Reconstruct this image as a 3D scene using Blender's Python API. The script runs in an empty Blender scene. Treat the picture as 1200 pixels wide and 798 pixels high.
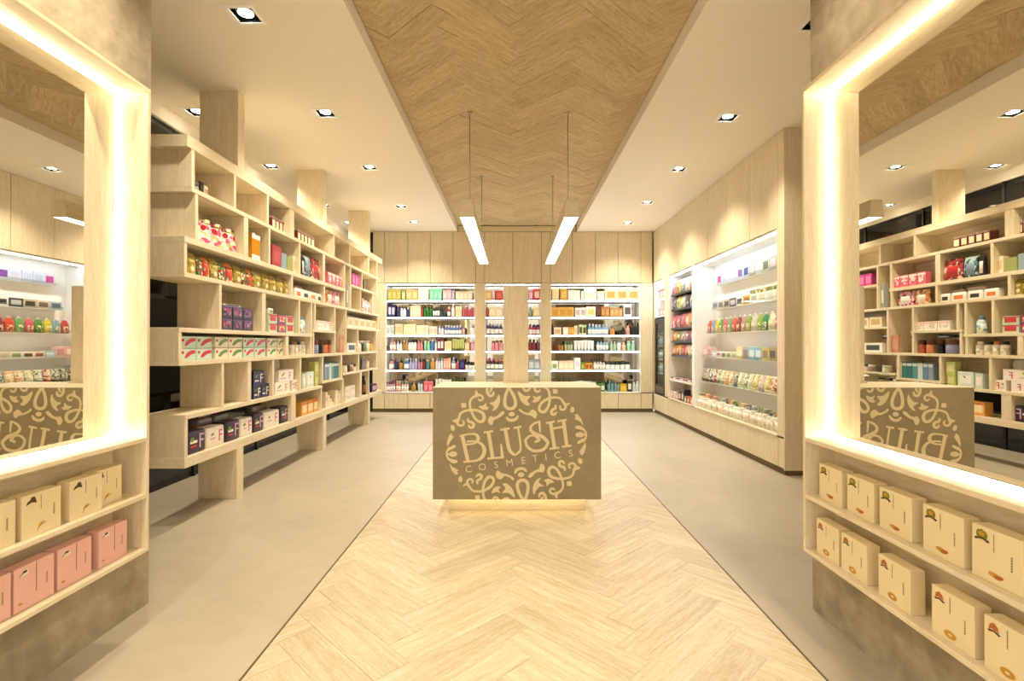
import bpy, bmesh, math, random
from mathutils import Vector, Matrix
from mathutils.geometry import tessellate_polygon
random.seed(11)
scene = bpy.context.scene
col = scene.collection

# ------------------------------------------------------------------ camera, world, exposure
EYE = 1.30
F = 600.0                      # focal length in pixels of the 1200x798 frame
VX, VY = 601.0, 403.0          # vanishing point of the shop's long axis
cam_d = bpy.data.cameras.new('camera')
cam_d.sensor_width = 36.0
cam_d.lens = 18.0
cam_d.shift_x = -(VX - 600.0) / 1200.0
cam_d.clip_start = 0.05
cam = bpy.data.objects.new('camera', cam_d)
col.objects.link(cam)
cam.location = (0, 0, EYE)
cam.rotation_euler = (math.radians(90) + math.atan((VY - 399.0) / F), 0, 0)
scene.camera = cam

world = bpy.data.worlds.new('world')
scene.world = world
world.use_nodes = True
bg = world.node_tree.nodes['Background']
bg.inputs[0].default_value = (1.0, 0.90, 0.74, 1)
bg.inputs[1].default_value = 1.35

scene.view_settings.view_transform = 'Standard'
scene.view_settings.look = 'None'
scene.view_settings.gamma = 1.0
scene.view_settings.use_curve_mapping = False
scene.view_settings.exposure = 0.46

SPOT_W = 104.0
SPOT_COL = (1.0, 0.87, 0.67)
LED_WARM = (1.0, 0.86, 0.62)
LED_COOL = (0.80, 0.90, 1.0)

# room dimensions
CEIL = 3.44
REC = 0.115                    # depth of the recessed centre strip in the ceiling
BACK = 9.75
SX0, SX1 = -1.055, 1.215       # wooden strip
XR = 2.68                      # face of the right cabinets
XL = -2.32                     # face of the left shelving
XD = -3.15                     # dark glass wall behind the left shelving
FRONT = -0.8

# ------------------------------------------------------------------ colour + material helpers
def srgb(c):
    if isinstance(c, str):
        c = c.lstrip('#')
        c = tuple(int(c[i:i + 2], 16) / 255 for i in (0, 2, 4))
    return tuple(x / 12.92 if x <= 0.04045 else ((x + 0.055) / 1.055) ** 2.4 for x in c)

MATS = {}
def new_mat(name):
    m = bpy.data.materials.new(name)
    m.use_nodes = True
    nt = m.node_tree
    return m, nt, nt.nodes['Principled BSDF']

def coords(nt, scale=(1, 1, 1), rnd=True):
    tc = nt.nodes.new('ShaderNodeTexCoord')
    mp = nt.nodes.new('ShaderNodeMapping')
    mp.inputs['Scale'].default_value = scale
    nt.links.new(tc.outputs['Object'], mp.inputs['Vector'])
    if rnd:
        oi = nt.nodes.new('ShaderNodeObjectInfo')
        mu = nt.nodes.new('ShaderNodeMath'); mu.operation = 'MULTIPLY'
        mu.inputs[1].default_value = 37.0
        nt.links.new(oi.outputs['Random'], mu.inputs[0])
        cb = nt.nodes.new('ShaderNodeCombineXYZ')
        for k in range(3):
            nt.links.new(mu.outputs[0], cb.inputs[k])
        nt.links.new(cb.outputs[0], mp.inputs['Location'])
    return mp.outputs['Vector']

def plain(name, c, rough=0.5, var=0.05, scale=9.0, metal=0.0, bump=0.0, stretch=(1, 1, 1), spec=0.5, rnd=True):
    """procedural plain material: a colour with a soft noise variation"""
    if name in MATS:
        return MATS[name]
    c = srgb(c) if isinstance(c, str) else c
    m, nt, b = new_mat(name)
    v = coords(nt, stretch, rnd)
    n = nt.nodes.new('ShaderNodeTexNoise')
    n.inputs['Scale'].default_value = scale
    n.inputs['Detail'].default_value = 4
    nt.links.new(v, n.inputs['Vector'])
    mx = nt.nodes.new('ShaderNodeMix'); mx.data_type = 'RGBA'
    mx.inputs[6].default_value = tuple(min(1, x * (1 - var)) for x in c) + (1,)
    mx.inputs[7].default_value = tuple(min(1, x * (1 + var)) for x in c) + (1,)
    nt.links.new(n.outputs[0], mx.inputs[0])
    nt.links.new(mx.outputs[2], b.inputs['Base Color'])
    b.inputs['Roughness'].default_value = rough
    b.inputs['Metallic'].default_value = metal
    b.inputs['Specular IOR Level'].default_value = spec
    if bump:
        bp = nt.nodes.new('ShaderNodeBump')
        bp.inputs['Strength'].default_value = bump
        bp.inputs['Distance'].default_value = 0.01
        nt.links.new(n.outputs[0], bp.inputs['Height'])
        nt.links.new(bp.outputs[0], b.inputs['Normal'])
    MATS[name] = m
    return m

def wood(name, light, dark, stretch, rough=0.5, scale=5.0, bump=0.08, rnd_val=0.0, fine=26.0, amount=1.0):
    if name in MATS:
        return MATS[name]
    light = srgb(light); dark = srgb(dark)
    m, nt, b = new_mat(name)
    v = coords(nt, stretch)
    n1 = nt.nodes.new('ShaderNodeTexNoise')
    n1.inputs['Scale'].default_value = scale; n1.inputs['Detail'].default_value = 6
    n1.inputs['Distortion'].default_value = 0.7
    n2 = nt.nodes.new('ShaderNodeTexNoise')
    n2.inputs['Scale'].default_value = fine; n2.inputs['Detail'].default_value = 5
    for n in (n1, n2):
        nt.links.new(v, n.inputs['Vector'])
    ad = nt.nodes.new('ShaderNodeMath'); ad.operation = 'ADD'
    h = nt.nodes.new('ShaderNodeMath'); h.operation = 'MULTIPLY'; h.inputs[1].default_value = 0.5
    nt.links.new(n1.outputs[0], ad.inputs[0]); nt.links.new(n2.outputs[0], ad.inputs[1])
    nt.links.new(ad.outputs[0], h.inputs[0])
    rp = nt.nodes.new('ShaderNodeValToRGB')
    rp.color_ramp.elements[0].position = 0.36; rp.color_ramp.elements[0].color = dark + (1,)
    rp.color_ramp.elements[1].position = 0.62; rp.color_ramp.elements[1].color = light + (1,)
    nt.links.new(h.outputs[0], rp.inputs[0])
    out = rp.outputs[0]
    if rnd_val:
        oi = nt.nodes.new('ShaderNodeObjectInfo')
        mr = nt.nodes.new('ShaderNodeMapRange')
        mr.inputs[3].default_value = 1 - rnd_val; mr.inputs[4].default_value = 1 + rnd_val * 0.6
        nt.links.new(oi.outputs['Random'], mr.inputs[0])
        hs = nt.nodes.new('ShaderNodeHueSaturation')
        nt.links.new(mr.outputs[0], hs.inputs['Value'])
        nt.links.new(out, hs.inputs['Color'])
        out = hs.outputs[0]
    nt.links.new(out, b.inputs['Base Color'])
    b.inputs['Roughness'].default_value = rough
    if bump:
        bp = nt.nodes.new('ShaderNodeBump')
        bp.inputs['Strength'].default_value = bump
        bp.inputs['Distance'].default_value = 0.01
        nt.links.new(h.outputs[0], bp.inputs['Height'])
        nt.links.new(bp.outputs[0], b.inputs['Normal'])
    MATS[name] = m
    return m

def printed(name, cols, scale=30.0, rough=0.4, stretch=(1, 1, 1)):
    """printed packaging: patches of several inks"""
    if name in MATS:
        return MATS[name]
    m, nt, b = new_mat(name)
    v = coords(nt, stretch)
    vo = nt.nodes.new('ShaderNodeTexVoronoi')
    vo.inputs['Scale'].default_value = scale
    nt.links.new(v, vo.inputs['Vector'])
    rp = nt.nodes.new('ShaderNodeValToRGB')
    rp.color_ramp.interpolation = 'CONSTANT'
    els = rp.color_ramp.elements
    while len(els) < len(cols):
        els.new(0.5)
    for i, c in enumerate(cols):
        els[i].position = i / len(cols)
        els[i].color = srgb(c) + (1,)
    sp = nt.nodes.new('ShaderNodeSeparateColor')
    nt.links.new(vo.outputs['Color'], sp.inputs[0])
    nt.links.new(sp.outputs[0], rp.inputs[0])
    nt.links.new(rp.outputs[0], b.inputs['Base Color'])
    b.inputs['Roughness'].default_value = rough
    MATS[name] = m
    return m

def emit(name, c, strength):
    if name in MATS:
        return MATS[name]
    m = bpy.data.materials.new(name); m.use_nodes = True
    nt = m.node_tree; nt.nodes.clear()
    e = nt.nodes.new('ShaderNodeEmission'); o = nt.nodes.new('ShaderNodeOutputMaterial')
    e.inputs[0].default_value = tuple(c) + (1,); e.inputs[1].default_value = strength
    nt.links.new(e.outputs[0], o.inputs[0])
    MATS[name] = m
    return m

def thin_glass(name, tint=(0.95, 0.97, 0.96), gloss=0.12):
    if name in MATS:
        return MATS[name]
    m = bpy.data.materials.new(name); m.use_nodes = True
    nt = m.node_tree; nt.nodes.clear()
    t = nt.nodes.new('ShaderNodeBsdfTransparent'); g = nt.nodes.new('ShaderNodeBsdfGlossy')
    mx = nt.nodes.new('ShaderNodeMixShader'); o = nt.nodes.new('ShaderNodeOutputMaterial')
    lw = nt.nodes.new('ShaderNodeLayerWeight'); lw.inputs[0].default_value = 0.12
    ad = nt.nodes.new('ShaderNodeMath'); ad.operation = 'MULTIPLY_ADD'; ad.inputs[1].default_value = 0.35; ad.inputs[2].default_value = gloss * 0.3
    t.inputs[0].default_value = tint + (1,)
    g.inputs['Roughness'].default_value = 0.03
    nt.links.new(lw.outputs['Facing'], ad.inputs[0]); nt.links.new(ad.outputs[0], mx.inputs[0])
    nt.links.new(t.outputs[0], mx.inputs[1]); nt.links.new(g.outputs[0], mx.inputs[2])
    nt.links.new(mx.outputs[0], o.inputs[0])
    MATS[name] = m
    return m

def mirror_mat(name, c=(0.80, 0.79, 0.74), rough=0.0):
    if name in MATS:
        return MATS[name]
    m, nt, b = new_mat(name)
    b.inputs['Base Color'].default_value = c + (1,)
    b.inputs['Metallic'].default_value = 1.0
    b.inputs['Roughness'].default_value = rough
    MATS[name] = m
    return m

def concrete(name, c1, c2, rough=0.6, scale=1.6, bump=0.15, stretch=(1, 1, 1), rnd=False):
    if name in MATS:
        return MATS[name]
    m, nt, b = new_mat(name)
    v = coords(nt, stretch, rnd)
    n1 = nt.nodes.new('ShaderNodeTexNoise'); n1.inputs['Scale'].default_value = scale
    n1.inputs['Detail'].default_value = 8; n1.inputs['Roughness'].default_value = 0.62
    n1.inputs['Distortion'].default_value = 0.9
    n2 = nt.nodes.new('ShaderNodeTexNoise'); n2.inputs['Scale'].default_value = scale * 9
    n2.inputs['Detail'].default_value = 6
    nt.links.new(v, n1.inputs['Vector']); nt.links.new(v, n2.inputs['Vector'])
    mm = nt.nodes.new('ShaderNodeMix'); mm.inputs[0].default_value = 0.3
    nt.links.new(n1.outputs[0], mm.inputs[2]); nt.links.new(n2.outputs[0], mm.inputs[3])
    rp = nt.nodes.new('ShaderNodeValToRGB')
    rp.color_ramp.elements[0].position = 0.33; rp.color_ramp.elements[0].color = srgb(c1) + (1,)
    rp.color_ramp.elements[1].position = 0.66; rp.color_ramp.elements[1].color = srgb(c2) + (1,)
    nt.links.new(mm.outputs[0], rp.inputs[0])
    nt.links.new(rp.outputs[0], b.inputs['Base Color'])
    b.inputs['Roughness'].default_value = rough
    bp = nt.nodes.new('ShaderNodeBump'); bp.inputs['Strength'].default_value = bump
    bp.inputs['Distance'].default_value = 0.01
    nt.links.new(mm.outputs[0], bp.inputs['Height']); nt.links.new(bp.outputs[0], b.inputs['Normal'])
    MATS[name] = m
    return m

PLY_L, PLY_D = '#EADEC3', '#D9C7A0'
W_Z = wood('birch_ply_upright_grain', PLY_L, PLY_D, (9, 9, 0.7))
W_Y = wood('birch_ply_long_grain', PLY_L, PLY_D, (9, 0.7, 9))
W_X = wood('birch_ply_cross_grain', PLY_L, PLY_D, (0.7, 9, 9))
OAK_F = wood('whitewashed_oak_floor', '#D3C7AD', '#B5A27B', (0.9, 11, 11), rough=0.38, scale=3.5, bump=0.06, rnd_val=0.10)
OAK_C = wood('rough_sawn_oak_ceiling', '#D3BF95', '#AA9263', (1.3, 14, 14), rough=0.8, scale=4.0, bump=0.5, rnd_val=0.10, fine=18)
CONC_W = concrete('trowelled_concrete_wall', '#7C7058', '#B8AC92', scale=1.7, bump=0.35)
CONC_P = concrete('concrete_counter_panel', '#87795A', '#998B69', rough=0.5, scale=2.2, bump=0.06)
CONC_F = concrete('microcement_floor', '#A79D88', '#B8AE98', rough=0.42, scale=0.8, bump=0.03)
PLASTER = plain('painted_plaster', '#F1E9D8', 0.7, 0.012, 3.0, rnd=False)
WHITE = plain('white_laminate', '#F4F2EC', 0.35, 0.01, 4.0)
BLACK = plain('black_metal', '#121212', 0.45, 0.15, 20)
BLACKG = plain('black_gloss_plastic', '#0A0A0B', 0.15, 0.1, 8)
STEEL = plain('brushed_steel', '#B9B4A8', 0.3, 0.06, 40, metal=1.0, stretch=(1, 1, 9))
DARKGAP = plain('shadow_gap_backing', '#6E5E42', 0.9, 0.1, 10)
EDGE = plain('bronze_floor_edge', '#6E6045', 0.4, 0.1, 20, metal=0.5)
DGLASS = plain('dark_shopfront_glass', '#0B0A09', 0.04, 0.3, 2.0, rnd=False)
MIRROR = mirror_mat('silvered_mirror')
BMIRROR = mirror_mat('niche_back_mirror', (0.50, 0.47, 0.41), 0.03)
ACRYL = thin_glass('clear_acrylic')
FROST = plain('frosted_acrylic', '#F0EFEA', 0.3, 0.02, 6)
GLASS = thin_glass('clear_glass', (0.93, 0.96, 0.94), 0.15)
INK = plain('dark_print_ink', '#3A3226', 0.5, 0.1, 30)
CREAMV = plain('cream_painted_emblem', '#D9C99E', 0.55, 0.03, 12)

# ------------------------------------------------------------------ mesh helpers
def mesh_from(name, verts, faces):
    me = bpy.data.meshes.new(name)
    me.from_pydata(verts, [], faces)
    me.update()
    return me

def put(name, me, mat, parent=None, loc=(0, 0, 0), rot=0.0, own=False):
    """one mesh object; the material sits on the object so that meshes can be shared"""
    o = bpy.data.objects.new(name, me)
    col.objects.link(o)
    if len(me.materials) == 0:
        me.materials.append(None)
    o.material_slots[0].link = 'OBJECT'
    o.material_slots[0].material = mat
    o.location = loc
    if rot:
        o.rotation_euler = (0, 0, rot)
    if parent is not None:
        o.parent = parent
    return o

BOXES = {}
def boxmesh(w, d, h, bev=0.0, seg=1, front=False):
    """box standing on z=0, centred in x; y centred, or front face at y=0 running to +y"""
    k = (round(w, 4), round(d, 4), round(h, 4), bev, seg, front)
    if k in BOXES:
        return BOXES[k]
    bm = bmesh.new()
    bmesh.ops.create_cube(bm, size=1.0)
    oy = d / 2 if front else 0.0
    for v in bm.verts:
        v.co = Vector((v.co.x * w, v.co.y * d + oy, v.co.z * h + h / 2))
    if bev:
        bmesh.ops.bevel(bm, geom=list(bm.edges), offset=min(bev, w * .3, d * .3, h * .3), segments=seg, affect='EDGES', profile=0.6)
    me = bpy.data.meshes.new('box')
    bm.to_mesh(me); bm.free()
    if seg > 1:
        for p in me.polygons:
            p.use_smooth = True
    BOXES[k] = me
    return me

def box(name, x0, x1, y0, y1, z0, z1, mat, parent=None, bev=0.0, base=(0, 0, 0)):
    x0, x1 = min(x0, x1), max(x0, x1); y0, y1 = min(y0, y1), max(y0, y1)
    me = boxmesh(x1 - x0, y1 - y0, z1 - z0, bev)
    return put(name, me, mat, parent, ((x0 + x1) / 2 - base[0], (y0 + y1) / 2 - base[1], z0 - base[2]))

def lathe(profile, n=14, yc=None, key=None):
    k = ('l', tuple((round(a, 4), round(b, 4)) for a, b in profile), n, yc)
    if k in BOXES:
        return BOXES[k]
    vs, fs = [], []
    yo = yc if yc is not None else 0.0
    for r, z in profile:
        for i in range(n):
            a = 2 * math.pi * i / n
            vs.append((r * math.cos(a), yo + r * math.sin(a), z))
    for j in range(len(profile) - 1):
        for i in range(n):
            fs.append((j * n + i, j * n + (i + 1) % n, (j + 1) * n + (i + 1) % n, (j + 1) * n + i))
    fs.append(tuple(range(n - 1, -1, -1)))
    fs.append(tuple((len(profile) - 1) * n + i for i in range(n)))
    me = mesh_from('turned', vs, fs)
    for p in me.polygons:
        p.use_smooth = len(p.vertices) == 4
    BOXES[k] = me
    return me

def rings(levels, n=14, sup=2.0, key=None, smooth=True):
    """loft of superellipse rings: (z, half_width, half_depth, y_centre)"""
    k = ('r', tuple(tuple(round(x, 4) for x in l) for l in levels), n, sup)
    if k in BOXES:
        return BOXES[k]
    vs, fs = [], []
    for z, a, b, yc in levels:
        for i in range(n):
            t = 2 * math.pi * i / n
            c, s = math.cos(t), math.sin(t)
            vs.append((a * math.copysign(abs(c) ** (2 / sup), c), yc + b * math.copysign(abs(s) ** (2 / sup), s), z))
    for j in range(len(levels) - 1):
        for i in range(n):
            fs.append((j * n + i, j * n + (i + 1) % n, (j + 1) * n + (i + 1) % n, (j + 1) * n + i))
    fs.append(tuple(range(n - 1, -1, -1)))
    fs.append(tuple((len(levels) - 1) * n + i for i in range(n)))
    me = mesh_from('loft', vs, fs)
    for p in me.polygons:
        p.use_smooth = smooth and len(p.vertices) == 4
    BOXES[k] = me
    return me

def flat_poly(pts, depth=0.0012, key=None):
    """polygon given in (x, z), front at y=-depth, facing -y"""
    k = ('p', tuple((round(a, 4), round(b, 4)) for a, b in pts), depth)
    if k in BOXES:
        return BOXES[k]
    n = len(pts)
    area = sum(pts[i][0] * pts[(i + 1) % n][1] - pts[(i + 1) % n][0] * pts[i][1] for i in range(n))
    if area < 0:
        pts = pts[::-1]
    vs = [(x, -depth, z) for x, z in pts] + [(x, 0.0, z) for x, z in pts]
    fs = []
    for t in tessellate_polygon([[Vector((x, z, 0)) for x, z in pts]]):
        a, b, c = t
        nrm = (pts[b][0] - pts[a][0]) * (pts[c][1] - pts[a][1]) - (pts[c][0] - pts[a][0]) * (pts[b][1] - pts[a][1])
        fs.append((a, b, c) if nrm > 0 else (a, c, b))
    for i in range(n):
        j = (i + 1) % n
        fs.append((i, i + n, j + n, j))
    me = mesh_from('flat', vs, fs)
    BOXES[k] = me
    return me

def ellipse(cx, cz, a, b, rot=0.0, n=20):
    o = []
    for i in range(n):
        t = 2 * math.pi * i / n
        x, z = a * math.cos(t), b * math.sin(t)
        o.append((cx + x * math.cos(rot) - z * math.sin(rot), cz + x * math.sin(rot) + z * math.cos(rot)))
    return o

def catmull(pts, per=6, closed=False):
    out = []
    n = len(pts)
    rng = range(n) if closed else range(n - 1)
    for i in rng:
        if closed:
            p0, p1, p2, p3 = pts[(i - 1) % n], pts[i], pts[(i + 1) % n], pts[(i + 2) % n]
        else:
            p0, p1, p2, p3 = pts[max(i - 1, 0)], pts[i], pts[i + 1], pts[min(i + 2, n - 1)]
        for k in range(per):
            t = k / per
            out.append(tuple(0.5 * (2 * b + (c - a) * t + (2 * a - 5 * b + 4 * c - d) * t * t + (3 * b - a - 3 * c + d) * t ** 3)
                             for a, b, c, d in zip(p0, p1, p2, p3)))
    if not closed:
        out.append(tuple(pts[-1]))
    return out

GLYPHS = {}
def glyph(ch, size, depth=0.0012):
    """mesh of one character, centred, in the xz plane facing -y"""
    k = (ch, round(size, 4), depth)
    if k in GLYPHS:
        return GLYPHS[k]
    cu = bpy.data.curves.new('glyph', 'FONT')
    cu.body = ch
    cu.size = size / 0.7
    cu.resolution_u = 4
    cu.extrude = depth / 2
    o = bpy.data.objects.new('glyph', cu)
    col.objects.link(o)
    dg = bpy.context.evaluated_depsgraph_get()
    me = bpy.data.meshes.new_from_object(o.evaluated_get(dg))
    bpy.data.objects.remove(o)
    me.materials.clear()
    xs = [v.co.x for v in me.vertices]; ys = [v.co.y for v in me.vertices]
    cx, cy = (min(xs) + max(xs)) / 2, (min(ys) + max(ys)) / 2
    for v in me.vertices:
        v.co = Vector((v.co.x - cx, -v.co.z - depth / 2, v.co.y - cy))
    me.update()
    GLYPHS[k] = me
    return me

# ------------------------------------------------------------------ bookkeeping helpers
def tag(o, label, cat, group=None):
    o['label'] = label
    o['category'] = cat
    if group:
        o['group'] = group
    return o

def struct(o, label=None):
    o['kind'] = 'structure'
    if label:
        o['label'] = label
    return o

def empty(name, loc=(0, 0, 0), rot=0.0):
    o = bpy.data.objects.new(name, None)
    col.objects.link(o)
    o.location = loc
    if rot:
        o.rotation_euler = (0, 0, rot)
    o.empty_display_size = 0.1
    return o

ORD = ['', 'first', 'second', 'third', 'fourth', 'fifth', 'sixth', 'seventh', 'eighth', 'ninth', 'tenth', 'eleventh', 'twelfth',
       'thirteenth', 'fourteenth', 'fifteenth', 'sixteenth', 'seventeenth', 'eighteenth', 'nineteenth', 'twentieth']
def ordw(n):
    if n <= 20:
        return ORD[n]
    t = {2: 'twenty', 3: 'thirty', 4: 'forty', 5: 'fifty'}[n // 10]
    if n % 10 == 0:
        return t[:-1] + 'ieth'
    return t + '-' + ORD[n % 10]

# ================================================================== STRUCTURE
# ---- ceiling with square openings for the downlights
LIGHTS = []
for y in (0.45, 1.9):  # entrance pair out of view, added to light the gift boxes opposite
    LIGHTS.append((-1.36, y))
for y in (3.32, 4.74, 6.2, 7.95, 8.98):
    LIGHTS.append((-1.74, y))
for y in (4.72, 6.16, 7.9, 9.04):
    LIGHTS.append((-2.92, y))
for y in (0.45, 1.9):  # unseen right-hand entrance pair, added to brighten the left gift boxes
    LIGHTS.append((1.345, y))
for y in (3.40, 4.83, 6.26, 7.73, 9.04):
    LIGHTS.append((2.035, y))
HS = 0.085                     # half size of a downlight opening

def ceiling_sheet(x0, x1, y0, y1, z, holes):
    xs = sorted({x0, x1, *[h[0] - HS for h in holes], *[h[0] + HS for h in holes]})
    ys = sorted({y0, y1, *[h[1] - HS for h in holes], *[h[1] + HS for h in holes]})
    vs, fs, idx = [], [], {}
    def vid(x, y):
        if (x, y) not in idx:
            idx[(x, y)] = len(vs); vs.append((x, y, z))
        return idx[(x, y)]
    for i in range(len(xs) - 1):
        for j in range(len(ys) - 1):
            mx, my = (xs[i] + xs[i + 1]) / 2, (ys[j] + ys[j + 1]) / 2
            if any(abs(mx - h[0]) < HS and abs(my - h[1]) < HS for h in holes):
                continue
            fs.append((vid(xs[i], ys[j]), vid(xs[i], ys[j + 1]), vid(xs[i + 1], ys[j + 1]), vid(xs[i + 1], ys[j])))
    return vs, fs

cv, cf = [], []
for a, b in ((-3.6, SX0), (SX1, 3.6)):
    hs = [h for h in LIGHTS if a < h[0] < b]
    v, f = ceiling_sheet(a, b, FRONT, BACK + 0.25, CEIL, hs)
    o = len(cv); cv += v; cf += [tuple(i + o for i in q) for q in f]
def quad(*p):
    o = len(cv); cv.extend(p); cf.append((o, o + 1, o + 2, o + 3))
T = CEIL + REC + 0.05
quad((SX0, FRONT, CEIL), (SX0, BACK + .25, CEIL), (SX0, BACK + .25, T), (SX0, FRONT, T))
quad((SX1, FRONT, CEIL), (SX1, FRONT, T), (SX1, BACK + .25, T), (SX1, BACK + .25, CEIL))
quad((-3.6, FRONT, T + .1), (-3.6, BACK + .25, T + .1), (3.6, BACK + .25, T + .1), (3.6, FRONT, T + .1))
quad((SX0, FRONT, T), (SX0, BACK + .25, T), (SX1, BACK + .25, T), (SX1, FRONT, T))
ceiling = struct(put('ceiling', mesh_from('ceiling', cv, cf), PLASTER))

# ---- floor: microcement to both sides, sub-base under the planks
fv = [(-3.6, FRONT, 0), (SX0, FRONT, 0), (SX0, BACK + .25, 0), (-3.6, BACK + .25, 0),
      (SX1, FRONT, 0), (3.6, FRONT, 0), (3.6, BACK + .25, 0), (SX1, BACK + .25, 0)]
floor = struct(put('floor', mesh_from('floor', fv, [(0, 1, 2, 3), (4, 5, 6, 7)]), CONC_F))
struct(put('floor_underlay', mesh_from('underlay', [(SX0, FRONT, -.004), (SX1, FRONT, -.004), (SX1, BACK + .25, -.004), (SX0, BACK + .25, -.004)], [(0, 1, 2, 3)]), DARKGAP, floor))
for i, x in enumerate((SX0, SX1)):
    struct(box('trim_%d' % (i + 1), x - .004, x + .004, FRONT, BACK, -.003, .002, EDGE))

# ---- herringbone planks, each its own object, clipped to the strip
def clip(poly, x0, x1, y0, y1):
    for ax, lim, sg in ((0, x0, 1), (0, x1, -1), (1, y0, 1), (1, y1, -1)):
        out = []
        for i in range(len(poly)):
            a, b = poly[i], poly[(i + 1) % len(poly)]
            da, db = (a[ax] - lim) * sg, (b[ax] - lim) * sg
            if da >= 0:
                out.append(a)
            if da * db < 0:
                t = da / (da - db)
                out.append((a[0] + (b[0] - a[0]) * t, a[1] + (b[1] - a[1]) * t))
        poly = out
        if len(poly) < 3:
            return []
    return poly

def herringbone(parent, mat, ybeg, yend, L, W, top, thick, gap, down=False):
    c45 = math.sqrt(.5)
    full = None
    cnt = 0
    # rotated frame: u,v axes at 45 degrees; a chevron peak lies on x = PEAK and points away from the entrance
    PEAK = 0.07
    for col_i in range(-3, 4):
        for k in range(-80, 120):
            for kind in (0, 1):
                if kind == 0:
                    u0, v0, du, dv = k * W + col_i * L, k * W - col_i * L, L, W
                else:
                    u0, v0, du, dv = k * W + L + col_i * L, (k + 1) * W - L - col_i * L, W, L
                uc, vc = u0 + du / 2, v0 + dv / 2
                def tr(u, v):
                    # u+v runs along the shop (y), u-v across (x)
                    return ((u - v) * c45, (u + v) * c45)
                x, y = tr(uc, vc)
                # junction of the H end and the V plank sits at u-v = L ; shift it to PEAK
                sx = PEAK - L * c45 * 1.0
                x += sx
                y += 0.0
                if x < SX0 - L or x > SX1 + L or y < ybeg - L or y > yend + L:
                    continue
                pol = []
                for a, b in ((u0 + gap, v0 + gap), (u0 + du - gap, v0 + gap), (u0 + du - gap, v0 + dv - gap), (u0 + gap, v0 + dv - gap)):
                    px, py = tr(a, b)
                    pol.append((px + sx, py))
                cl = clip(pol, SX0 + .005, SX1 - .005, ybeg, yend)
                if len(cl) < 3:
                    continue
                ar = abs(sum(cl[i][0] * cl[(i + 1) % len(cl)][1] - cl[(i + 1) % len(cl)][0] * cl[i][1] for i in range(len(cl)))) / 2
                if ar < 0.0025:
                    continue
                ang = math.atan2(1, 1) if kind == 0 else math.atan2(1, -1)
                ca, sa = math.cos(-ang), math.sin(-ang)
                loc2 = [((px - x) * ca - (py - y) * sa, (px - x) * sa + (py - y) * ca) for px, py in cl]
                s = sum(loc2[i][0] * loc2[(i + 1) % len(loc2)][1] - loc2[(i + 1) % len(loc2)][0] * loc2[i][1] for i in range(len(loc2)))
                if s < 0:
                    loc2 = loc2[::-1]
                n = len(loc2)
                is_full = abs(ar - (L - 2 * gap) * (W - 2 * gap)) < 1e-5
                if is_full and full is not None:
                    me = full
                else:
                    vs = [(a, b, 0) for a, b in loc2] + [(a, b, thick) for a, b in loc2]
                    fs = [tuple(range(n - 1, -1, -1)), tuple(range(n, 2 * n))] + [(i, (i + 1) % n, (i + 1) % n + n, i + n) for i in range(n)]
                    me = mesh_from('plank', vs, fs)
                    if is_full:
                        full = me
                jit = random.uniform(-.0006, .0006)
                o = put('plank', me, mat, parent, (x, y, (top - thick + jit) if not down else (top + jit * 4)), ang)
                cnt += 1
    return cnt

n1 = herringbone(floor, OAK_F, 0.9, BACK - 0.02, 0.693, 0.165, 0.0, 0.006, 0.0005)
n2 = herringbone(ceiling, OAK_C, 2.3, BACK - 0.02, 0.693, 0.165, CEIL + REC, 0.012, 0.0005, True)
struct(put('ceiling_board', mesh_from('board', [(SX0 + .002, FRONT, CEIL + REC + .001), (SX0 + .002, 2.3, CEIL + REC + .001), (SX1 - .002, 2.3, CEIL + REC + .001), (SX1 - .002, FRONT, CEIL + REC + .001)], [(0, 1, 2, 3)]), OAK_C, ceiling))
print('planks', n1, n2)

# ---- concrete flank walls beside the entrance
CL, CR = -1.83, 1.475
CLY, CRY = 2.58, 2.527
struct(box('wall_left', -3.6, CL, FRONT, CLY, 0, CEIL, CONC_W))
struct(box('wall_right', CR, 3.6, FRONT, CRY, 0, CEIL, CONC_W))
struct(box('wall_side', 3.5, 3.6, CRY, BACK + .3, 0, CEIL, PLASTER))

# ---- dark glazed wall behind the left shelving
win = struct(box('window_1', XD - .05, XD - .01, CLY, BACK + .25, 0, CEIL - .14, BLACK))
for i in range(6):
    y0 = CLY + i * 1.24
    box('pane', XD - .01, XD - .002, y0 + .02, min(y0 + 1.22, BACK + .2), 0.06, CEIL - .2, DGLASS, win, base=win.location)
for i in range(7):
    box('mullion', XD - .01, XD + .012, CLY + i * 1.24 - .015, CLY + i * 1.24 + .015, 0.0, CEIL - .14, BLACK, win, base=win.location)
struct(box('trim_3', XD - .05, XD + .025, CLY, BACK - .02, CEIL - .14, CEIL - .002, PLASTER))

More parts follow.
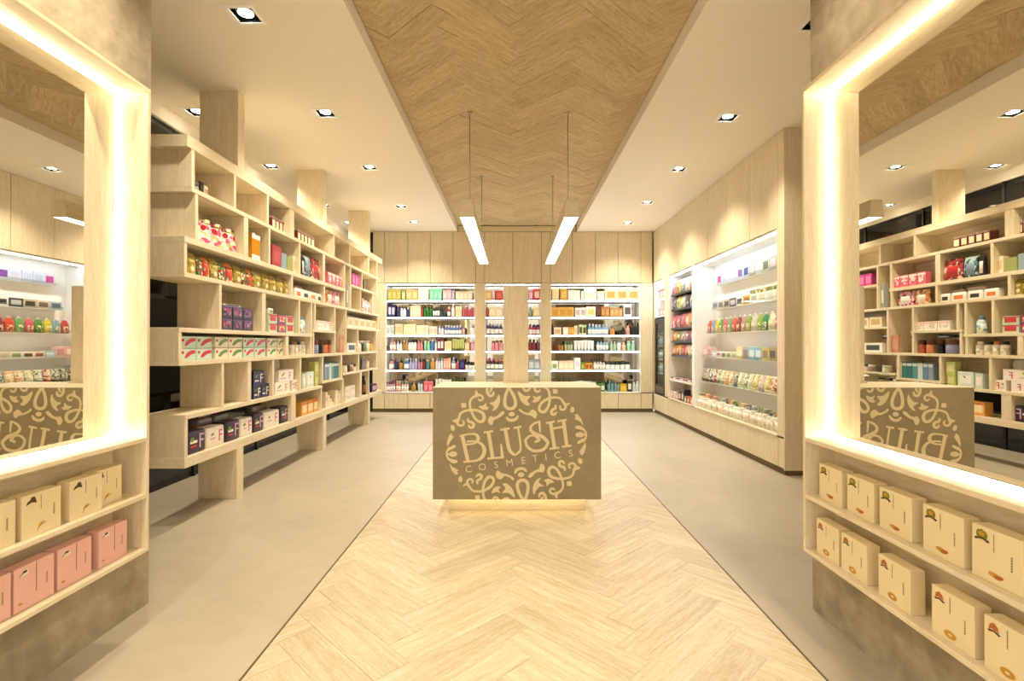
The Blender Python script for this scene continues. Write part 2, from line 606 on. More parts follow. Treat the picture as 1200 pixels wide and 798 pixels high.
# ---- rear wall: panelling around three lit niches
NZ0, NZ1 = 0.385, 2.452
ND = 0.30
NICHES = [(-2.43, -0.72), (-0.53, 0.535), (0.72, 2.435)]
wb = struct(box('wall_back', -2.67, 3.5, BACK + ND + .02, BACK + ND + .12, 0, T, PLASTER))
def wpart(name, x0, x1, y0, y1, z0, z1, m, bev=0.0):
    return box(name, x0, x1, y0, y1, z0, z1, m, wb, bev, base=wb.location)
wpart('backing_board', -2.67, 2.67, BACK + .020, BACK + .032, NZ1 + .005, T - .01, DARKGAP)
wpart('backing_board', -2.67, 2.67, BACK + .020, BACK + .032, 0, NZ0 - .03, DARKGAP)
seams = [-2.67, -2.445, -2.005, -1.575, -1.14, -0.71, -0.54, 0.0, 0.545, 0.715, 1.135, 1.575, 2.005, 2.44, 2.66]
for a, b in zip(seams[:-1], seams[1:]):
    wpart('panel', a + .004, b - .004, BACK, BACK + .018, NZ1 + .012, CEIL - .004, W_Z, .002)
    wpart('door_panel', a + .004, b - .004, BACK, BACK + .018, 0.07, NZ0 - .028, W_Z, .002)
wpart('header_board', SX0 + .01, SX1 - .01, BACK, BACK + .018, CEIL + .004, CEIL + REC - .006, W_X, .002)
wpart('plinth', -2.67, 2.66, BACK + .03, BACK + .05, 0, .068, EDGE)
for a, b in ((-2.67, -2.43), (-0.72, -0.53), (0.535, 0.72), (2.435, 2.67)):
    wpart('pilaster', a + .001, b - .001, BACK - .001, BACK + ND, NZ0 - .002, NZ1 + .008, W_Z)
SHELF_Z = [2.13, 1.81, 1.465, 1.165, 0.80]
LEDC = emit('cool_led_diffuser', (0.86, 0.93, 1.0), 14.0)
LEDR = emit('cool_led_niche_light', (0.70, 0.85, 1.0), 26.0)
for a, b in NICHES:
    wpart('niche_back', a + .002, b - .002, BACK + ND, BACK + ND + .008, NZ0, NZ1, BMIRROR)
    wpart('niche_side', a + .0005, a + .012, BACK + .004, BACK + ND, NZ0, NZ1, WHITE)
    wpart('niche_side', b - .012, b - .0005, BACK + .004, BACK + ND, NZ0, NZ1, WHITE)
    wpart('niche_top', a + .013, b - .013, BACK + .004, BACK + ND, NZ1 - .02, NZ1, WHITE)
    wpart('niche_sill', a - .002, b + .002, BACK - .006, BACK + ND, NZ0 - .022, NZ0, WHITE, .002)
    wpart('led_strip', a + .02, b - .02, BACK + .012, BACK + .032, NZ1 - .028, NZ1 - .0205, LEDC)
    for z in SHELF_Z:
        wpart('shelf', a + .0125, b - .0125, BACK + .02, BACK + ND - .002, z - .026, z, WHITE)
        wpart('led_strip', a + .015, b - .015, BACK + .008, BACK + .0195, z - .026, z - .008, LEDC)
struct(box('wall_end', -3.6, -2.672, BACK + .06, BACK + .12, 0, CEIL, BLACK))

# ---- right wall: full height cabinets with lit niches
wr = struct(box('wall_cabinet', XR + .40, XR + .46, 5.06, BACK + .05, 0, CEIL, PLASTER), 'birch cabinet wall along the right side')
def rpart(name, x0, x1, y0, y1, z0, z1, m, bev=0.0):
    return box(name, x0, x1, y0, y1, z0, z1, m, wr, bev, base=wr.location)
RN = [(5.187, 7.56, .30), (7.655, 8.80, .30), (9.03, 9.70, .30)]
RZ0, RZ1 = .383, 2.462
rs = [5.075, 5.175, 5.79, 6.41, 7.025, 7.61, 8.24, 8.86, 9.45, 9.745]
for a, b in zip(rs[:-1], rs[1:]):
    rpart('panel', XR, XR + .018, a + .003, b - .003, RZ1 + .012, CEIL - .004, W_Z, .002)
    rpart('door_panel', XR, XR + .018, a + .003, b - .003, 0.065, RZ0 - .028, W_Z, .002)
rpart('backing_board', XR + .020, XR + .03, 5.08, 9.745, RZ1 + .004, CEIL - .002, DARKGAP)
rpart('backing_board', XR + .020, XR + .03, 5.08, 9.745, .005, RZ0 - .03, DARKGAP)
rpart('end_panel', XR - .001, 3.49, 5.05, 5.074, .05, CEIL - .003, W_Z, .002)
rpart('plinth', XR + .032, 3.45, 5.08, 9.745, 0, .06, EDGE)
rpart('plinth', XR + .03, 3.45, 5.062, 5.078, 0, .048, EDGE)
rpart('pilaster', XR - .002, XR + .3, 5.0745, 5.186, RZ0 - .005, RZ1 + .01, W_Z)
rpart('pilaster', XR - .002, XR + .3, 7.5605, 7.6545, RZ0 - .005, RZ1 + .01, WHITE)
rpart('pilaster', XR - .002, XR + .3, 8.8005, 9.0295, RZ0 - .005, RZ1 + .01, W_Z)
for k, (a, b, d) in enumerate(RN):
    rpart('niche_back', XR + d, XR + d + .01, a + .001, b - .001, RZ0, RZ1, W_Z if k == 1 else WHITE)
    rpart('niche_top', XR + .004, XR + d, a + .001, b - .001, RZ1 - .02, RZ1, WHITE)
    rpart('niche_side', XR + .003, XR + d, b - .011, b - .0005, RZ0, RZ1 - .021, WHITE)
    rpart('niche_side', XR + .003, XR + d, a + .0005, a + .011, RZ0, RZ1 - .021, WHITE)
    rpart('led_strip', XR + .008, XR + .04, a + .02, b - .02, RZ1 - .028, RZ1 - .0205, LEDR)
    if k < 2:
        rpart('niche_sill', XR - .012, XR + d, a - .004, b + .004, RZ0 - .022, RZ0, W_Y, .002)
# shelves and lower panel of the refrigerator bay
rpart('shelf', XR + .004, XR + .3, 9.042, 9.688, 2.11, 2.135, WHITE)
rpart('led_strip', XR + .008, XR + .03, 9.05, 9.68, 2.102, 2.1095, LEDC)
rpart('shelf', XR + .004, XR + .3, 9.042, 9.688, 1.79, 1.815, WHITE)
rpart('niche_sill', XR - .002, XR + .3, 9.03, 9.70, .255, RZ0 - .03, W_Z)
rpart('pilaster', XR - .001, XR + .3, 9.7005, 9.745, RZ0 - .005, RZ1 + .01, W_Z)

# ---- downlights, including the added unseen ones near the entrance
LENS = emit('lamp_lens', (1.0, 0.93, 0.78), 22.0)
def downlight_meshes():
    s, t = HS, HS - .012
    vs = [(-s - .014, -s - .014, 0), (s + .014, -s - .014, 0), (s + .014, s + .014, 0), (-s - .014, s + .014, 0),
          (-t, -t, 0), (t, -t, 0), (t, t, 0), (-t, t, 0)]
    vs += [(x, y, -.004) for x, y, z in vs]
    fs = []
    for i in range(4):
        j = (i + 1) % 4
        fs += [(i, j, j + 4, i + 4), (i + 8, i + 12, j + 12, j + 8), (i, i + 8, j + 8, j), (i + 4, j + 4, j + 12, i + 12)]
    trim = mesh_from('trim', vs, fs)
    h = .09
    q = HS - .001
    vs = [(-q, -q, 0), (q, -q, 0), (q, q, 0), (-q, q, 0), (-q, -q, h), (q, -q, h), (q, q, h), (-q, q, h)]
    housing = mesh_from('housing', vs, [(0, 4, 5, 1), (1, 5, 6, 2), (2, 6, 7, 3), (3, 7, 4, 0), (4, 7, 6, 5)])
    return trim, housing
TRIM, HOUS = downlight_meshes()
RING = lathe([(.056, 0), (.062, .004), (.062, .035), (.046, .035), (.046, .01)], 20)
DISC = lathe([(.047, 0), (.047, .004)], 20)
spot_d = bpy.data.lights.new('downlight_beam', 'SPOT')
spot_d.energy = SPOT_W; spot_d.color = SPOT_COL
spot_d.spot_size = math.radians(118); spot_d.spot_blend = 0.75; spot_d.shadow_soft_size = 0.045
cl_i, cr_i = 0, 0
for i, (x, y) in enumerate(LIGHTS):
    r = empty('downlight', (x, y, CEIL))
    if x > 0:
        side = 'right of the wooden ceiling strip'
        rows = [l for l in LIGHTS if l[0] > 0]
    elif x > -2:
        side = 'left of the wooden ceiling strip'
        rows = [l for l in LIGHTS if -2 < l[0] < 0]
    else:
        side = 'behind the left shelving posts'
        rows = [l for l in LIGHTS if l[0] < -2]
    rk = sorted(l[1] for l in rows)[::-1].index(y) + 1
    tag(r, 'square recessed black downlight %s, %s from the rear wall' % (side, ordw(rk)), 'downlight', 'recessed downlights')
    put('trim_ring', TRIM, WHITE, r)
    put('housing', HOUS, BLACK, r)
    g = put('lamp_ring', RING, BLACK, r, (0, 0, .016))
    lens = put('lens', DISC, LENS, g, (0, 0, -.005))
    if (x, y) == (2.035, 3.40):    # this lamp is off in the photograph
        r['label'] = 'unlit square recessed downlight above the right mirror wall'
        lens.material_slots[0].material = BLACKG
        continue
    L = bpy.data.objects.new('beam', spot_d)
    col.objects.link(L)
    L.parent = r
    L.location = (0, 0, -.006)

# ================================================================== MIRROR CABINETS BESIDE THE ENTRANCE
LEDW = emit('warm_led_diffuser', LED_WARM, 50.0)
PT = 0.018
CAB_Y0, CAB_Y1 = 0.35, 2.345
def mirror_cabinet(s, lip, back, mir, label):
    """s=+1 right wall, -1 left wall; lip = aisle face, back = wall face, mir = mirror plane"""
    r = empty('mirror_cabinet', ((lip + back) / 2, (CAB_Y0 + CAB_Y1) / 2, 0.357))
    tag(r, label, 'mirror')
    B = r.location
    def p(name, xa, xb, y0, y1, z0, z1, m, bev=0.0, par=None):
        return box(name, xa, xb, y0, y1, z0, z1, m, par or r, bev, base=B)
    bk = back - s * .002
    p('top_board', lip, bk, CAB_Y0, CAB_Y1, 2.466 - PT, 2.466, W_Y, .0015)
    p('bottom_board', lip, bk, CAB_Y0, CAB_Y1, .357, .357 + PT, W_Y, .0015)
    p('end_board', lip, bk, CAB_Y1 - PT, CAB_Y1 - .0002, .3755, 2.4475, W_Z, .0015)
    p('end_board', lip, bk, CAB_Y0 + .0002, CAB_Y0 + PT, .3755, 2.4475, W_Z, .0015)
    p('mirror_sill', lip + s * .001, bk, CAB_Y0 + PT, CAB_Y1 - PT, .858, .858 + PT, W_Y, .001)
    p('shelf_board', lip + s * .001, bk - s * .013, CAB_Y0 + PT, CAB_Y1 - PT, .602, .602 + PT, W_Y, .001)
    p('back_panel', bk - s * .012, bk, CAB_Y0 + PT, CAB_Y1 - PT, .3755, .8575, W_Y)
    ya, yb, za, zb = CAB_Y0 + PT, CAB_Y1 - PT, .876, 2.448
    p('backing', mir + s * .0172, bk, ya, yb, za, zb, BLACK)
    g, st = .013, .024             # gap around the glass, width of the light strip hidden behind its edge
    e = .003
    p('mirror_glass', mir, mir + s * .004, ya + g + e, yb - g - e, za + g + e, zb - g - e, MIRROR)
    for y0, y1, z0, z1 in ((ya + g, ya + g + e, za + g, zb - g), (yb - g - e, yb - g, za + g, zb - g), (ya + g + e, yb - g - e, za + g, za + g + e), (ya + g + e, yb - g - e, zb - g - e, zb - g)):
        p('mirror_edge', mir - s * .001, mir + s * .004, y0, y1, z0, z1, BLACK)
    x0, x1 = mir + s * .013, mir + s * .017
    p('led_strip', x0, x1, yb - st, yb - .001, za + st, zb - st, LEDW)
    p('led_strip', x0, x1, ya + .001, ya + st, za + st, zb - st, LEDW)
    p('led_strip', x0, x1, ya, yb, zb - st, zb - .001, LEDW)
    p('led_strip', x0, x1, ya, yb, za + .001, za + st, LEDW)
    return r
mirror_cabinet(1, 1.326, CR, 1.452, 'large back-lit mirror in birch frame with shelves, on the right wall')
mirror_cabinet(-1, -1.662, CL, -1.808, 'large back-lit mirror in birch frame with shelves, on the left wall')

# ---- gift boxes on the mirror shelves
GB_CREAM = plain('cream_gift_carton', '#EAD9AE', 0.45, 0.02, 6)
GB_PINK = plain('pink_gift_carton', '#EBB9AE', 0.45, 0.02, 6)
GOLD = plain('gold_foil_print', '#C9962E', 0.3, 0.12, 60, metal=0.3)
OLIVE = plain('olive_print', '#7C7A1E', 0.5, 0.2, 60)
RUST = plain('rust_print', '#B4622A', 0.5, 0.15, 60)
DARKP = plain('dark_brown_print', '#4A3320', 0.5, 0.15, 60)
WHITEP = plain('white_print', '#EFE6D8', 0.5, 0.05, 40)
GREYP = plain('grey_print', '#8C7C60', 0.5, 0.05, 40)
GW, GH, GD = .153, .152, .052
def dashes(x, z0, z1, w, seed, gap=.35):
    rr = random.Random(seed)
    vs, fs = [], []
    z = z0
    while z > z1:
        h = rr.uniform(.0025, .006)
        b = len(vs)
        vs += [(x - w / 2, -.0008, z - h), (x + w / 2, -.0008, z - h), (x + w / 2, -.0008, z), (x - w / 2, -.0008, z)]
        fs.append((b, b + 1, b + 2, b + 3))
        z -= h + .0018
    k = ('dash', x, z0, z1, w, seed)
    if k not in BOXES:
        BOXES[k] = mesh_from('caption', vs, fs)
    return BOXES[k]
def ringmesh(cx, cz, a, b, a2, b2, key):
    if key in BOXES:
        return BOXES[key]
    o = ellipse(cx, cz, a, b); i = ellipse(cx, cz, a2, b2)
    n = len(o)
    vs = [(x, -.0009, z) for x, z in o] + [(x, -.0009, z) for x, z in i]
    BOXES[key] = mesh_from('ring', vs, [(k, (k + 1) % n, (k + 1) % n + n, k + n) for k in range(n)])
    return BOXES[key]
def gift_box(loc, rot, style, label, group):
    m = GB_PINK if style == 'pink' else GB_CREAM
    o = put('gift_box', boxmesh(GW, GD, GH, .0015, 1, True), m, None, loc, rot)
    tag(o, label, 'box', group)
    x0, zt = -GW / 2, GH
    if style == 'olive':
        em = put('emblem', flat_poly(catmull([(x0 + .016, zt - .026), (x0 + .020, zt - .013), (x0 + .027, zt - .012), (x0 + .033, zt - .009), (x0 + .039, zt - .012), (x0 + .047, zt - .014), (x0 + .051, zt - .026), (x0 + .044, zt - .035), (x0 + .022, zt - .035)], 3, True)), OLIVE, o)
        put('emblem_centre', flat_poly(ellipse(x0 + .033, zt - .022, .010, .007), .0014), GOLD, em)
        put('emblem_ribbon', flat_poly([(x0 + .010, zt - .037), (x0 + .022, zt - .034), (x0 + .034, zt - .032), (x0 + .046, zt - .034), (x0 + .057, zt - .038), (x0 + .053, zt - .043), (x0 + .044, zt - .039), (x0 + .034, zt - .037), (x0 + .023, zt - .039), (x0 + .014, zt - .043)], .0018), DARKP, em)
        put('motif', flat_poly(ellipse(-.004, .026, .020, .007, -.1)), GOLD, o)
        put('motif', flat_poly(ellipse(.008, .024, .014, .006, .2), .0014), RUST, o)
    elif style == 'rust':
        em = put('emblem', flat_poly([(x0 + .016, zt - .034), (x0 + .018, zt - .020), (x0 + .03, zt - .012), (x0 + .042, zt - .020), (x0 + .046, zt - .034), (x0 + .036, zt - .03), (x0 + .024, zt - .03)]), RUST, o)
        put('emblem_ribbon', flat_poly([(x0 + .012, zt - .036), (x0 + .031, zt - .032), (x0 + .051, zt - .038), (x0 + .046, zt - .042), (x0 + .031, zt - .036), (x0 + .016, zt - .041)], .0014), DARKP, em)
        put('motif', ringmesh(-.006, .025, .022, .012, .007, .004, 'gring'), GOLD, o)
    elif style == 'swirl':
        put('emblem', flat_poly([(x0 + .014, zt - .036), (x0 + .02, zt - .024), (x0 + .03, zt - .02), (x0 + .034, zt - .011), (x0 + .046, zt - .011), (x0 + .05, zt - .022), (x0 + .054, zt - .034), (x0 + .034, zt - .029)]), DARKP, o)
        put('motif', flat_poly([(-.02, .014), (-.014, .036), (.005, .048), (-.004, .040), (.016, .040), (.002, .034), (-.012, .030)]), GOLD, o)
    else:
        em = put('emblem', flat_poly([(x0 + .022, zt - .034), (x0 + .022, zt - .022), (x0 + .05, zt - .014), (x0 + .052, zt - .030)]), WHITEP, o)
        put('bow', flat_poly([(x0 + .018, zt - .032), (x0 + .032, zt - .018), (x0 + .046, zt - .016), (x0 + .044, zt - .024), (x0 + .034, zt - .024)], .0016), INK, em)
        put('motif', flat_poly(ellipse(x0 + .022, .026, .007, .004)), GOLD, o)
        put('divider_line', flat_poly([(.004, .045), (.0055, .045), (.0055, zt - .002), (.004, zt - .002)]), GREYP, o)
    put('caption', dashes(-.006 if style != 'pink' else .004, zt - .012, zt - .06, .0028, 3), INK if style != 'pink' else RUST, o)
    put('caption', dashes(.046, zt - .055, .055, .005, 5), GREYP, o)
    return o

for i, (y0, y1) in enumerate([(2.276, 2.124), (2.087, 1.935), (1.903, 1.751), (1.702, 1.55), (1.521, 1.369), (1.33, 1.18), (1.14, .99)]):
    gift_box((1.36, (y0 + y1) / 2, .6202), -math.pi / 2, 'olive', 'cream gift box with olive emblem, %s from the left on the upper right-hand shelf' % ordw(i + 1), 'gift boxes under the right mirror')
for i, y0 in enumerate([2.285, 2.114, 1.90, 1.659, 1.475, 1.27, 1.06]):
    gift_box((1.352, y0 - GW / 2, .3752), -math.pi / 2, 'rust', 'cream gift box with rust emblem, %s from the left on the lower right-hand shelf' % ordw(i + 1), 'gift boxes under the right mirror')
for i, y1 in enumerate([2.256, 2.112, 1.92, 1.745, 1.55, 1.36]):
    gift_box((-1.69 + (-.03 if i == 0 else 0), y1 - GW / 2, .6202), math.pi / 2, 'swirl', 'cream gift box with dark emblem, %s from the right on the upper left-hand shelf' % ordw(i + 1), 'gift boxes under the left mirror')
for i, y1 in enumerate([2.262, 2.072, 1.904, 1.741, 1.55, 1.36]):
    gift_box((-1.70, y1 - GW / 2, .3752), math.pi / 2, 'pink', 'pink gift box with black bow print, %s from the right on the lower left-hand shelf' % ordw(i + 1), 'gift boxes under the left mirror')

# ================================================================== COUNTER
CY = 3.90                        # front face of the counter
CX0, CX1 = (507.3 - VX) / F * CY, (704.3 - VX) / F * CY
CTOP, CBOT = 0.970, 0.117
counter = empty('sales_counter', ((CX0 + CX1) / 2, CY + .28, 0))
tag(counter, 'grey concrete fronted sales counter with a cream lettered emblem on wooden strip', 'counter')
KB = counter.location
def cpart(name, x0, x1, y0, y1, z0, z1, m, bev=0.0, par=None):
    return box(name, x0, x1, y0, y1, z0, z1, m, par or counter, bev, base=KB)
fp = cpart('front_panel', CX0, CX1, CY, CY + .03, CBOT, CTOP - .004, CONC_P, .0015)
cpart('side_panel', CX0, CX0 + .02, CY + .0305, CY + .56, CBOT, CTOP - .0185, W_Y, .001)
cpart('side_panel', CX1 - .02, CX1, CY + .0305, CY + .56, CBOT, CTOP - .0185, W_Y, .001)
cpart('bottom_board', CX0 + .0205, CX1 - .0205, CY + .0305, CY + .56, CBOT, CBOT + .018, W_X)
cpart('rear_panel', CX0 + .0205, CX1 - .0205, CY + .545, CY + .56, CBOT + .0185, CTOP - .0185, W_X)
cpart('worktop', CX0 - .002, CX1 + .002, CY + .0302, CY + .575, CTOP - .018, CTOP, W_X, .001)
cpart('worktop_edging', CX0, CX1, CY, CY + .03, CTOP - .0038, CTOP, W_X)
bx0, bx1 = (525.3 - VX) / F * 4.02, (685.8 - VX) / F * 4.02
cpart('base', bx0, bx1, CY + .12, CY + .45, 0.001, CBOT - .001, W_X)
LEDU = emit('under_counter_led', (1.0, 0.80, 0.42), 5.0)
cpart('led_strip', bx0, bx1, CY + .06, CY + .085, CBOT - .008, CBOT - .001, LEDU)
cpart('led_strip', bx0 - .05, bx0 - .03, CY + .12, CY + .45, CBOT - .008, CBOT - .001, LEDU)
cpart('led_strip', bx1 + .03, bx1 + .05, CY + .12, CY + .45, CBOT - .008, CBOT - .001, LEDU)
# plain birch post standing on the counter, and a low glass guard beside it
post = box('till_screen', (590.2 - VX) / F * 4.34, (619.2 - VX) / F * 4.34, 4.34, 4.372, CTOP + .012, EYE + (403 - 335) / F * 4.34, W_Z, None, .003)
tag(post, 'tall narrow birch panel standing upright on the sales counter', 'panel')
box('foot', -.085, .135, 4.315, 4.40, CTOP + .0005, CTOP + .0118, W_X, post, .002, base=post.location)
gg = empty('glass_guard', (0, 4.44, CTOP + .0005))
tag(gg, 'low clear glass guard standing around the birch panel on the counter', 'glass screen')
for a, b, c, d in ((-.33, .33, 4.445, 4.451), (-.33, -.324, 4.40, 4.4445), (.324, .33, 4.40, 4.4445)):
    box('pane', a, b, c, d, CTOP + .001, 1.115, GLASS, gg, 0, base=gg.location)

# ---- emblem on the counter front: letters and ornaments, each its own piece
def PX(p):                        # frame pixel -> position on the panel face (x, z, lift) relative to the panel
    return ((p[0] - VX) / F * CY - fp.location.x - KB[0], EYE - (p[1] - VY) / F * CY - fp.location.z - KB[2], p[2] if len(p) > 2 else 0.0)
def A(x, y): return (505 + x / 11.4, 448 + y / 11.4)
def Bq(x, y): return (600 + x / 11.4, 448 + y / 11.4)
def Cq(x, y): return (505 + x / 9.39, 515 + y / 9.39)
def Dq(x, y): return (600 + x / 9.39, 515 + y / 9.39)
CEN = (605.15, 520.6)
def rot180(pts): return [(2 * CEN[0] - p[0], 2 * CEN[1] - p[1]) + tuple(p[2:]) for p in pts]
YF = -.0150 - .0002               # panel mesh is centred in y, so its face lies at -0.015
EMB = 0.0016
def emblem_piece(name, vs2, faces, mat=CREAMV):
    """flat piece: 2D verts in panel space, clipped at the panel's top and bottom edges"""
    bm = bmesh.new()
    bv = [bm.verts.new((p[0], YF - EMB - (p[2] if len(p) > 2 else 0), p[1])) for p in vs2]
    for f in faces:
        try:
            bm.faces.new([bv[i] for i in f])
        except ValueError:
            pass
    for zc, nz in ((CTOP - .0048 - CBOT, 1), (.0006, -1)):
        bmesh.ops.bisect_plane(bm, geom=bm.verts[:] + bm.edges[:] + bm.faces[:], plane_co=(0, 0, zc), plane_no=(0, 0, nz), clear_outer=True)
    if len(bm.faces) == 0:
        bm.free(); return
    bmesh.ops.recalc_face_normals(bm, faces=bm.faces[:])
    for f in bm.faces:
        if f.normal.y > 0:
            f.normal_flip()
    ex = bmesh.ops.extrude_face_region(bm, geom=bm.faces[:])
    # the original faces become the back
    ext = {g for g in ex['geom'] if isinstance(g, bmesh.types.BMVert)}
    for v in bm.verts:
        if v not in ext:
            v.co.y = YF
    me = bpy.data.meshes.new(name)
    bm.to_mesh(me); bm.free()
    put(name, me, mat, fp)

def stroke_geo(pts, ws, per=7):
    """pts in frame pixels, ws widths in frame pixels"""
    q = catmull([(p[0], p[1], w) for p, w in zip(pts, ws)], per)
    vs, fs = [], []
    n = len(q)
    for i in range(n):
        a, b = q[max(i - 1, 0)], q[min(i + 1, n - 1)]
        dx, dy = b[0] - a[0], b[1] - a[1]
        l = math.hypot(dx, dy) or 1
        nx, ny = -dy / l, dx / l
        w = q[i][2] / 2
        lf = .0006 * i / n
        vs += [(q[i][0] + nx * w, q[i][1] + ny * w, lf), (q[i][0] - nx * w, q[i][1] - ny * w, lf)]
    for i in range(n - 1):
        fs.append((2 * i, 2 * i + 1, 2 * i + 3, 2 * i + 2))
    for e in (0, n - 1):
        c = len(vs)
        r = q[e][2] / 2
        for k in range(12):
            t = 2 * math.pi * k / 12
            vs.append((q[e][0] + r * math.cos(t), q[e][1] + r * math.sin(t), -.0002 if e == 0 else .0008))
        fs.append(tuple(range(c, c + 12)))
    return vs, fs
def join_geo(gs):
    vs, fs = [], []
    for gi, (v, f) in enumerate(gs):
        o = len(vs); vs += [(p[0], p[1], (p[2] if len(p) > 2 else 0.0) + gi * .0004) for p in v]; fs += [tuple(i + o for i in t) for t in f]
    return vs, fs
def poly_geo(pts, smooth=True):
    p = catmull(pts, 4, True) if smooth else list(pts)
    tri = tessellate_polygon([[Vector((a, b, 0)) for a, b in p]])
    return p, [tuple(t) for t in tri]
def bar_geo(a, b, w1, w2=None):
    w2 = w2 or w1
    dx, dy = b[0] - a[0], b[1] - a[1]
    l = math.hypot(dx, dy); nx, ny = -dy / l, dx / l
    return [(a[0] + nx * w1 / 2, a[1] + ny * w1 / 2), (a[0] - nx * w1 / 2, a[1] - ny * w1 / 2),
            (b[0] - nx * w2 / 2, b[1] - ny * w2 / 2), (b[0] + nx * w2 / 2, b[1] + ny * w2 / 2)], [(0, 1, 2, 3)]

ORN = []                          # geometry in frame pixels of the upper half and the left flower
def S(fn, pts, ws): return stroke_geo([fn(*p) for p in pts], [w / (11.4 if fn in (A, Bq) else 9.39) for w in ws])
def P(fn, pts, smooth=True): return poly_geo([fn(*p) for p in pts], smooth)
# left vine with its curled ends
ORN.append(join_geo([
    S(A, [(372, 500), (388, 430), (430, 392), (505, 372), (600, 372), (685, 405), (712, 465), (690, 518), (640, 522), (590, 480), (552, 410), (524, 330), (522, 262), (548, 212), (598, 182)],
      [34, 30, 30, 30, 34, 42, 46, 42, 36, 34, 34, 30, 30, 30, 34]),
    P(A, [(596, 106), (612, 110), (634, 150), (622, 195), (586, 186)], False),
    S(A, [(608, 178), (655, 168), (692, 196), (686, 232), (652, 240), (634, 224)], [40, 30, 28, 26, 26, 18]),
    P(A, [(288, 506), (302, 530), (345, 545), (374, 500), (348, 488)], False),
    S(A, [(362, 500), (355, 545), (388, 576), (432, 565), (440, 530), (424, 514)], [44, 34, 30, 30, 26, 20])]))
ORN.append(S(A, [(494, 490), (505, 522), (548, 535), (572, 562), (560, 598), (522, 600), (506, 575)], [28, 34, 38, 40, 36, 34, 24]))
ORN.append(poly_geo([A(402, 280), A(464, 272), A(474, 334), A(410, 342)], False))
ORN.append(P(A, [(908, 160), (926, 230), (905, 310), (860, 365), (818, 378), (842, 322), (776, 274), (836, 262), (880, 215)]))
ORN.append(P(A, [(638, 322), (700, 308), (738, 273), (745, 325), (772, 334), (750, 364), (700, 367), (660, 345)]))
ORN.append(join_geo([S(A, [(757, 50), (752, 125), (785, 178), (828, 168), (838, 132)], [36, 36, 36, 34, 26]), S(A, [(812, 50), (806, 95), (790, 128)], [40, 36, 22])]))
ORN.append(S(A, [(1072, 60), (1040, 72), (1012, 130), (990, 215), (990, 300), (1020, 342), (1060, 352), (1102, 340), (1128, 300), (1122, 225), (1090, 150), (1052, 90), (1020, 62)], [36, 38, 40, 42, 44, 44, 42, 44, 44, 42, 40, 38, 36]))
ORN.append(poly_geo([A(*q) for q in ellipse(1080, 425, 42, 32)], False))
ORN.append(S(A, [(1012, 472), (1042, 500), (1092, 506), (1140, 484), (1160, 450)], [28, 38, 40, 38, 26]))
ORN.append(P(A, [(763, 505), (788, 455), (838, 462), (885, 448), (930, 402), (962, 384), (986, 402), (955, 442), (895, 480), (842, 506), (822, 565), (785, 562), (766, 530)]))
ORN.append(poly_geo([A(*q) for q in ellipse(291, 608, 29, 41, -.35)], False))
ORN.append(P(A, [(262, 685), (291, 690), (280, 712), (308, 722), (262, 790), (220, 858), (214, 800), (236, 720)], False))
# left three-petalled flower
ORN.append(join_geo([S(Cq, [(205, 88), (178, 130), (178, 180), (205, 220), (250, 245)], [24, 22, 22, 24, 30]),
                     S(Cq, [(190, 118), (225, 92), (258, 74)], [14, 34, 30]),
                     S(Cq, [(190, 160), (230, 160), (266, 158)], [14, 58, 50]),
                     S(Cq, [(205, 212), (240, 236), (278, 240)], [16, 40, 34])]))
ORN.append(P(Cq, [(203, 256), (238, 300), (306, 336), (288, 350), (302, 378), (272, 386), (230, 340)], False))
# right vine and its neighbours
ORN.append(join_geo([
    S(Bq, [(395, 62), (455, 76), (492, 122), (502, 190), (500, 262), (476, 340), (430, 392), (378, 384), (362, 342), (388, 284), (440, 240), (512, 208), (590, 202), (652, 222), (698, 285)],
      [28, 30, 30, 32, 34, 38, 42, 40, 36, 36, 36, 32, 28, 28, 34]),
    P(Bq, [(778, 266), (758, 302), (722, 312), (692, 284), (738, 282)], False),
    S(Bq, [(706, 290), (715, 330), (692, 362), (656, 362), (640, 334), (648, 314)], [42, 32, 28, 28, 26, 20])]))
ORN.append(S(Bq, [(580, 310), (578, 345), (536, 372), (526, 412), (560, 428), (594, 402)], [28, 34, 38, 40, 36, 24]))
ORN.append(poly_geo([Bq(545, 92), Bq(604, 88), Bq(611, 146), Bq(550, 150)], False))
ORN.append(P(Bq, [(92, 122), (165, 180), (247, 184), (205, 245), (242, 296), (195, 310), (130, 260), (95, 195), (78, 140)]))
ORN.append(P(Bq, [(273, 178), (320, 195), (387, 178), (365, 240), (310, 270), (266, 255), (297, 225)]))
ORN.append(S(Bq, [(148, 60), (165, 104), (205, 110), (232, 88), (238, 60)], [26, 30, 32, 28, 24]))
ORN.append(S(Bq, [(300, 62), (312, 112), (348, 124), (374, 104)], [28, 32, 30, 20]))
ORN.append(poly_geo([Bq(*q) for q in ellipse(805, 365, 28, 40, .1)], False))
ORN.append(P(Bq, [(88, 362), (112, 354), (150, 388), (215, 408), (250, 374), (286, 364), (326, 394), (334, 440), (310, 480), (283, 466), (245, 442), (190, 432), (130, 406), (96, 382)]))
for v, f in ORN:
    emblem_piece('ornament', [PX(p) for p in v], f)
    emblem_piece('ornament', [PX(p) for p in rot180(v)], f)
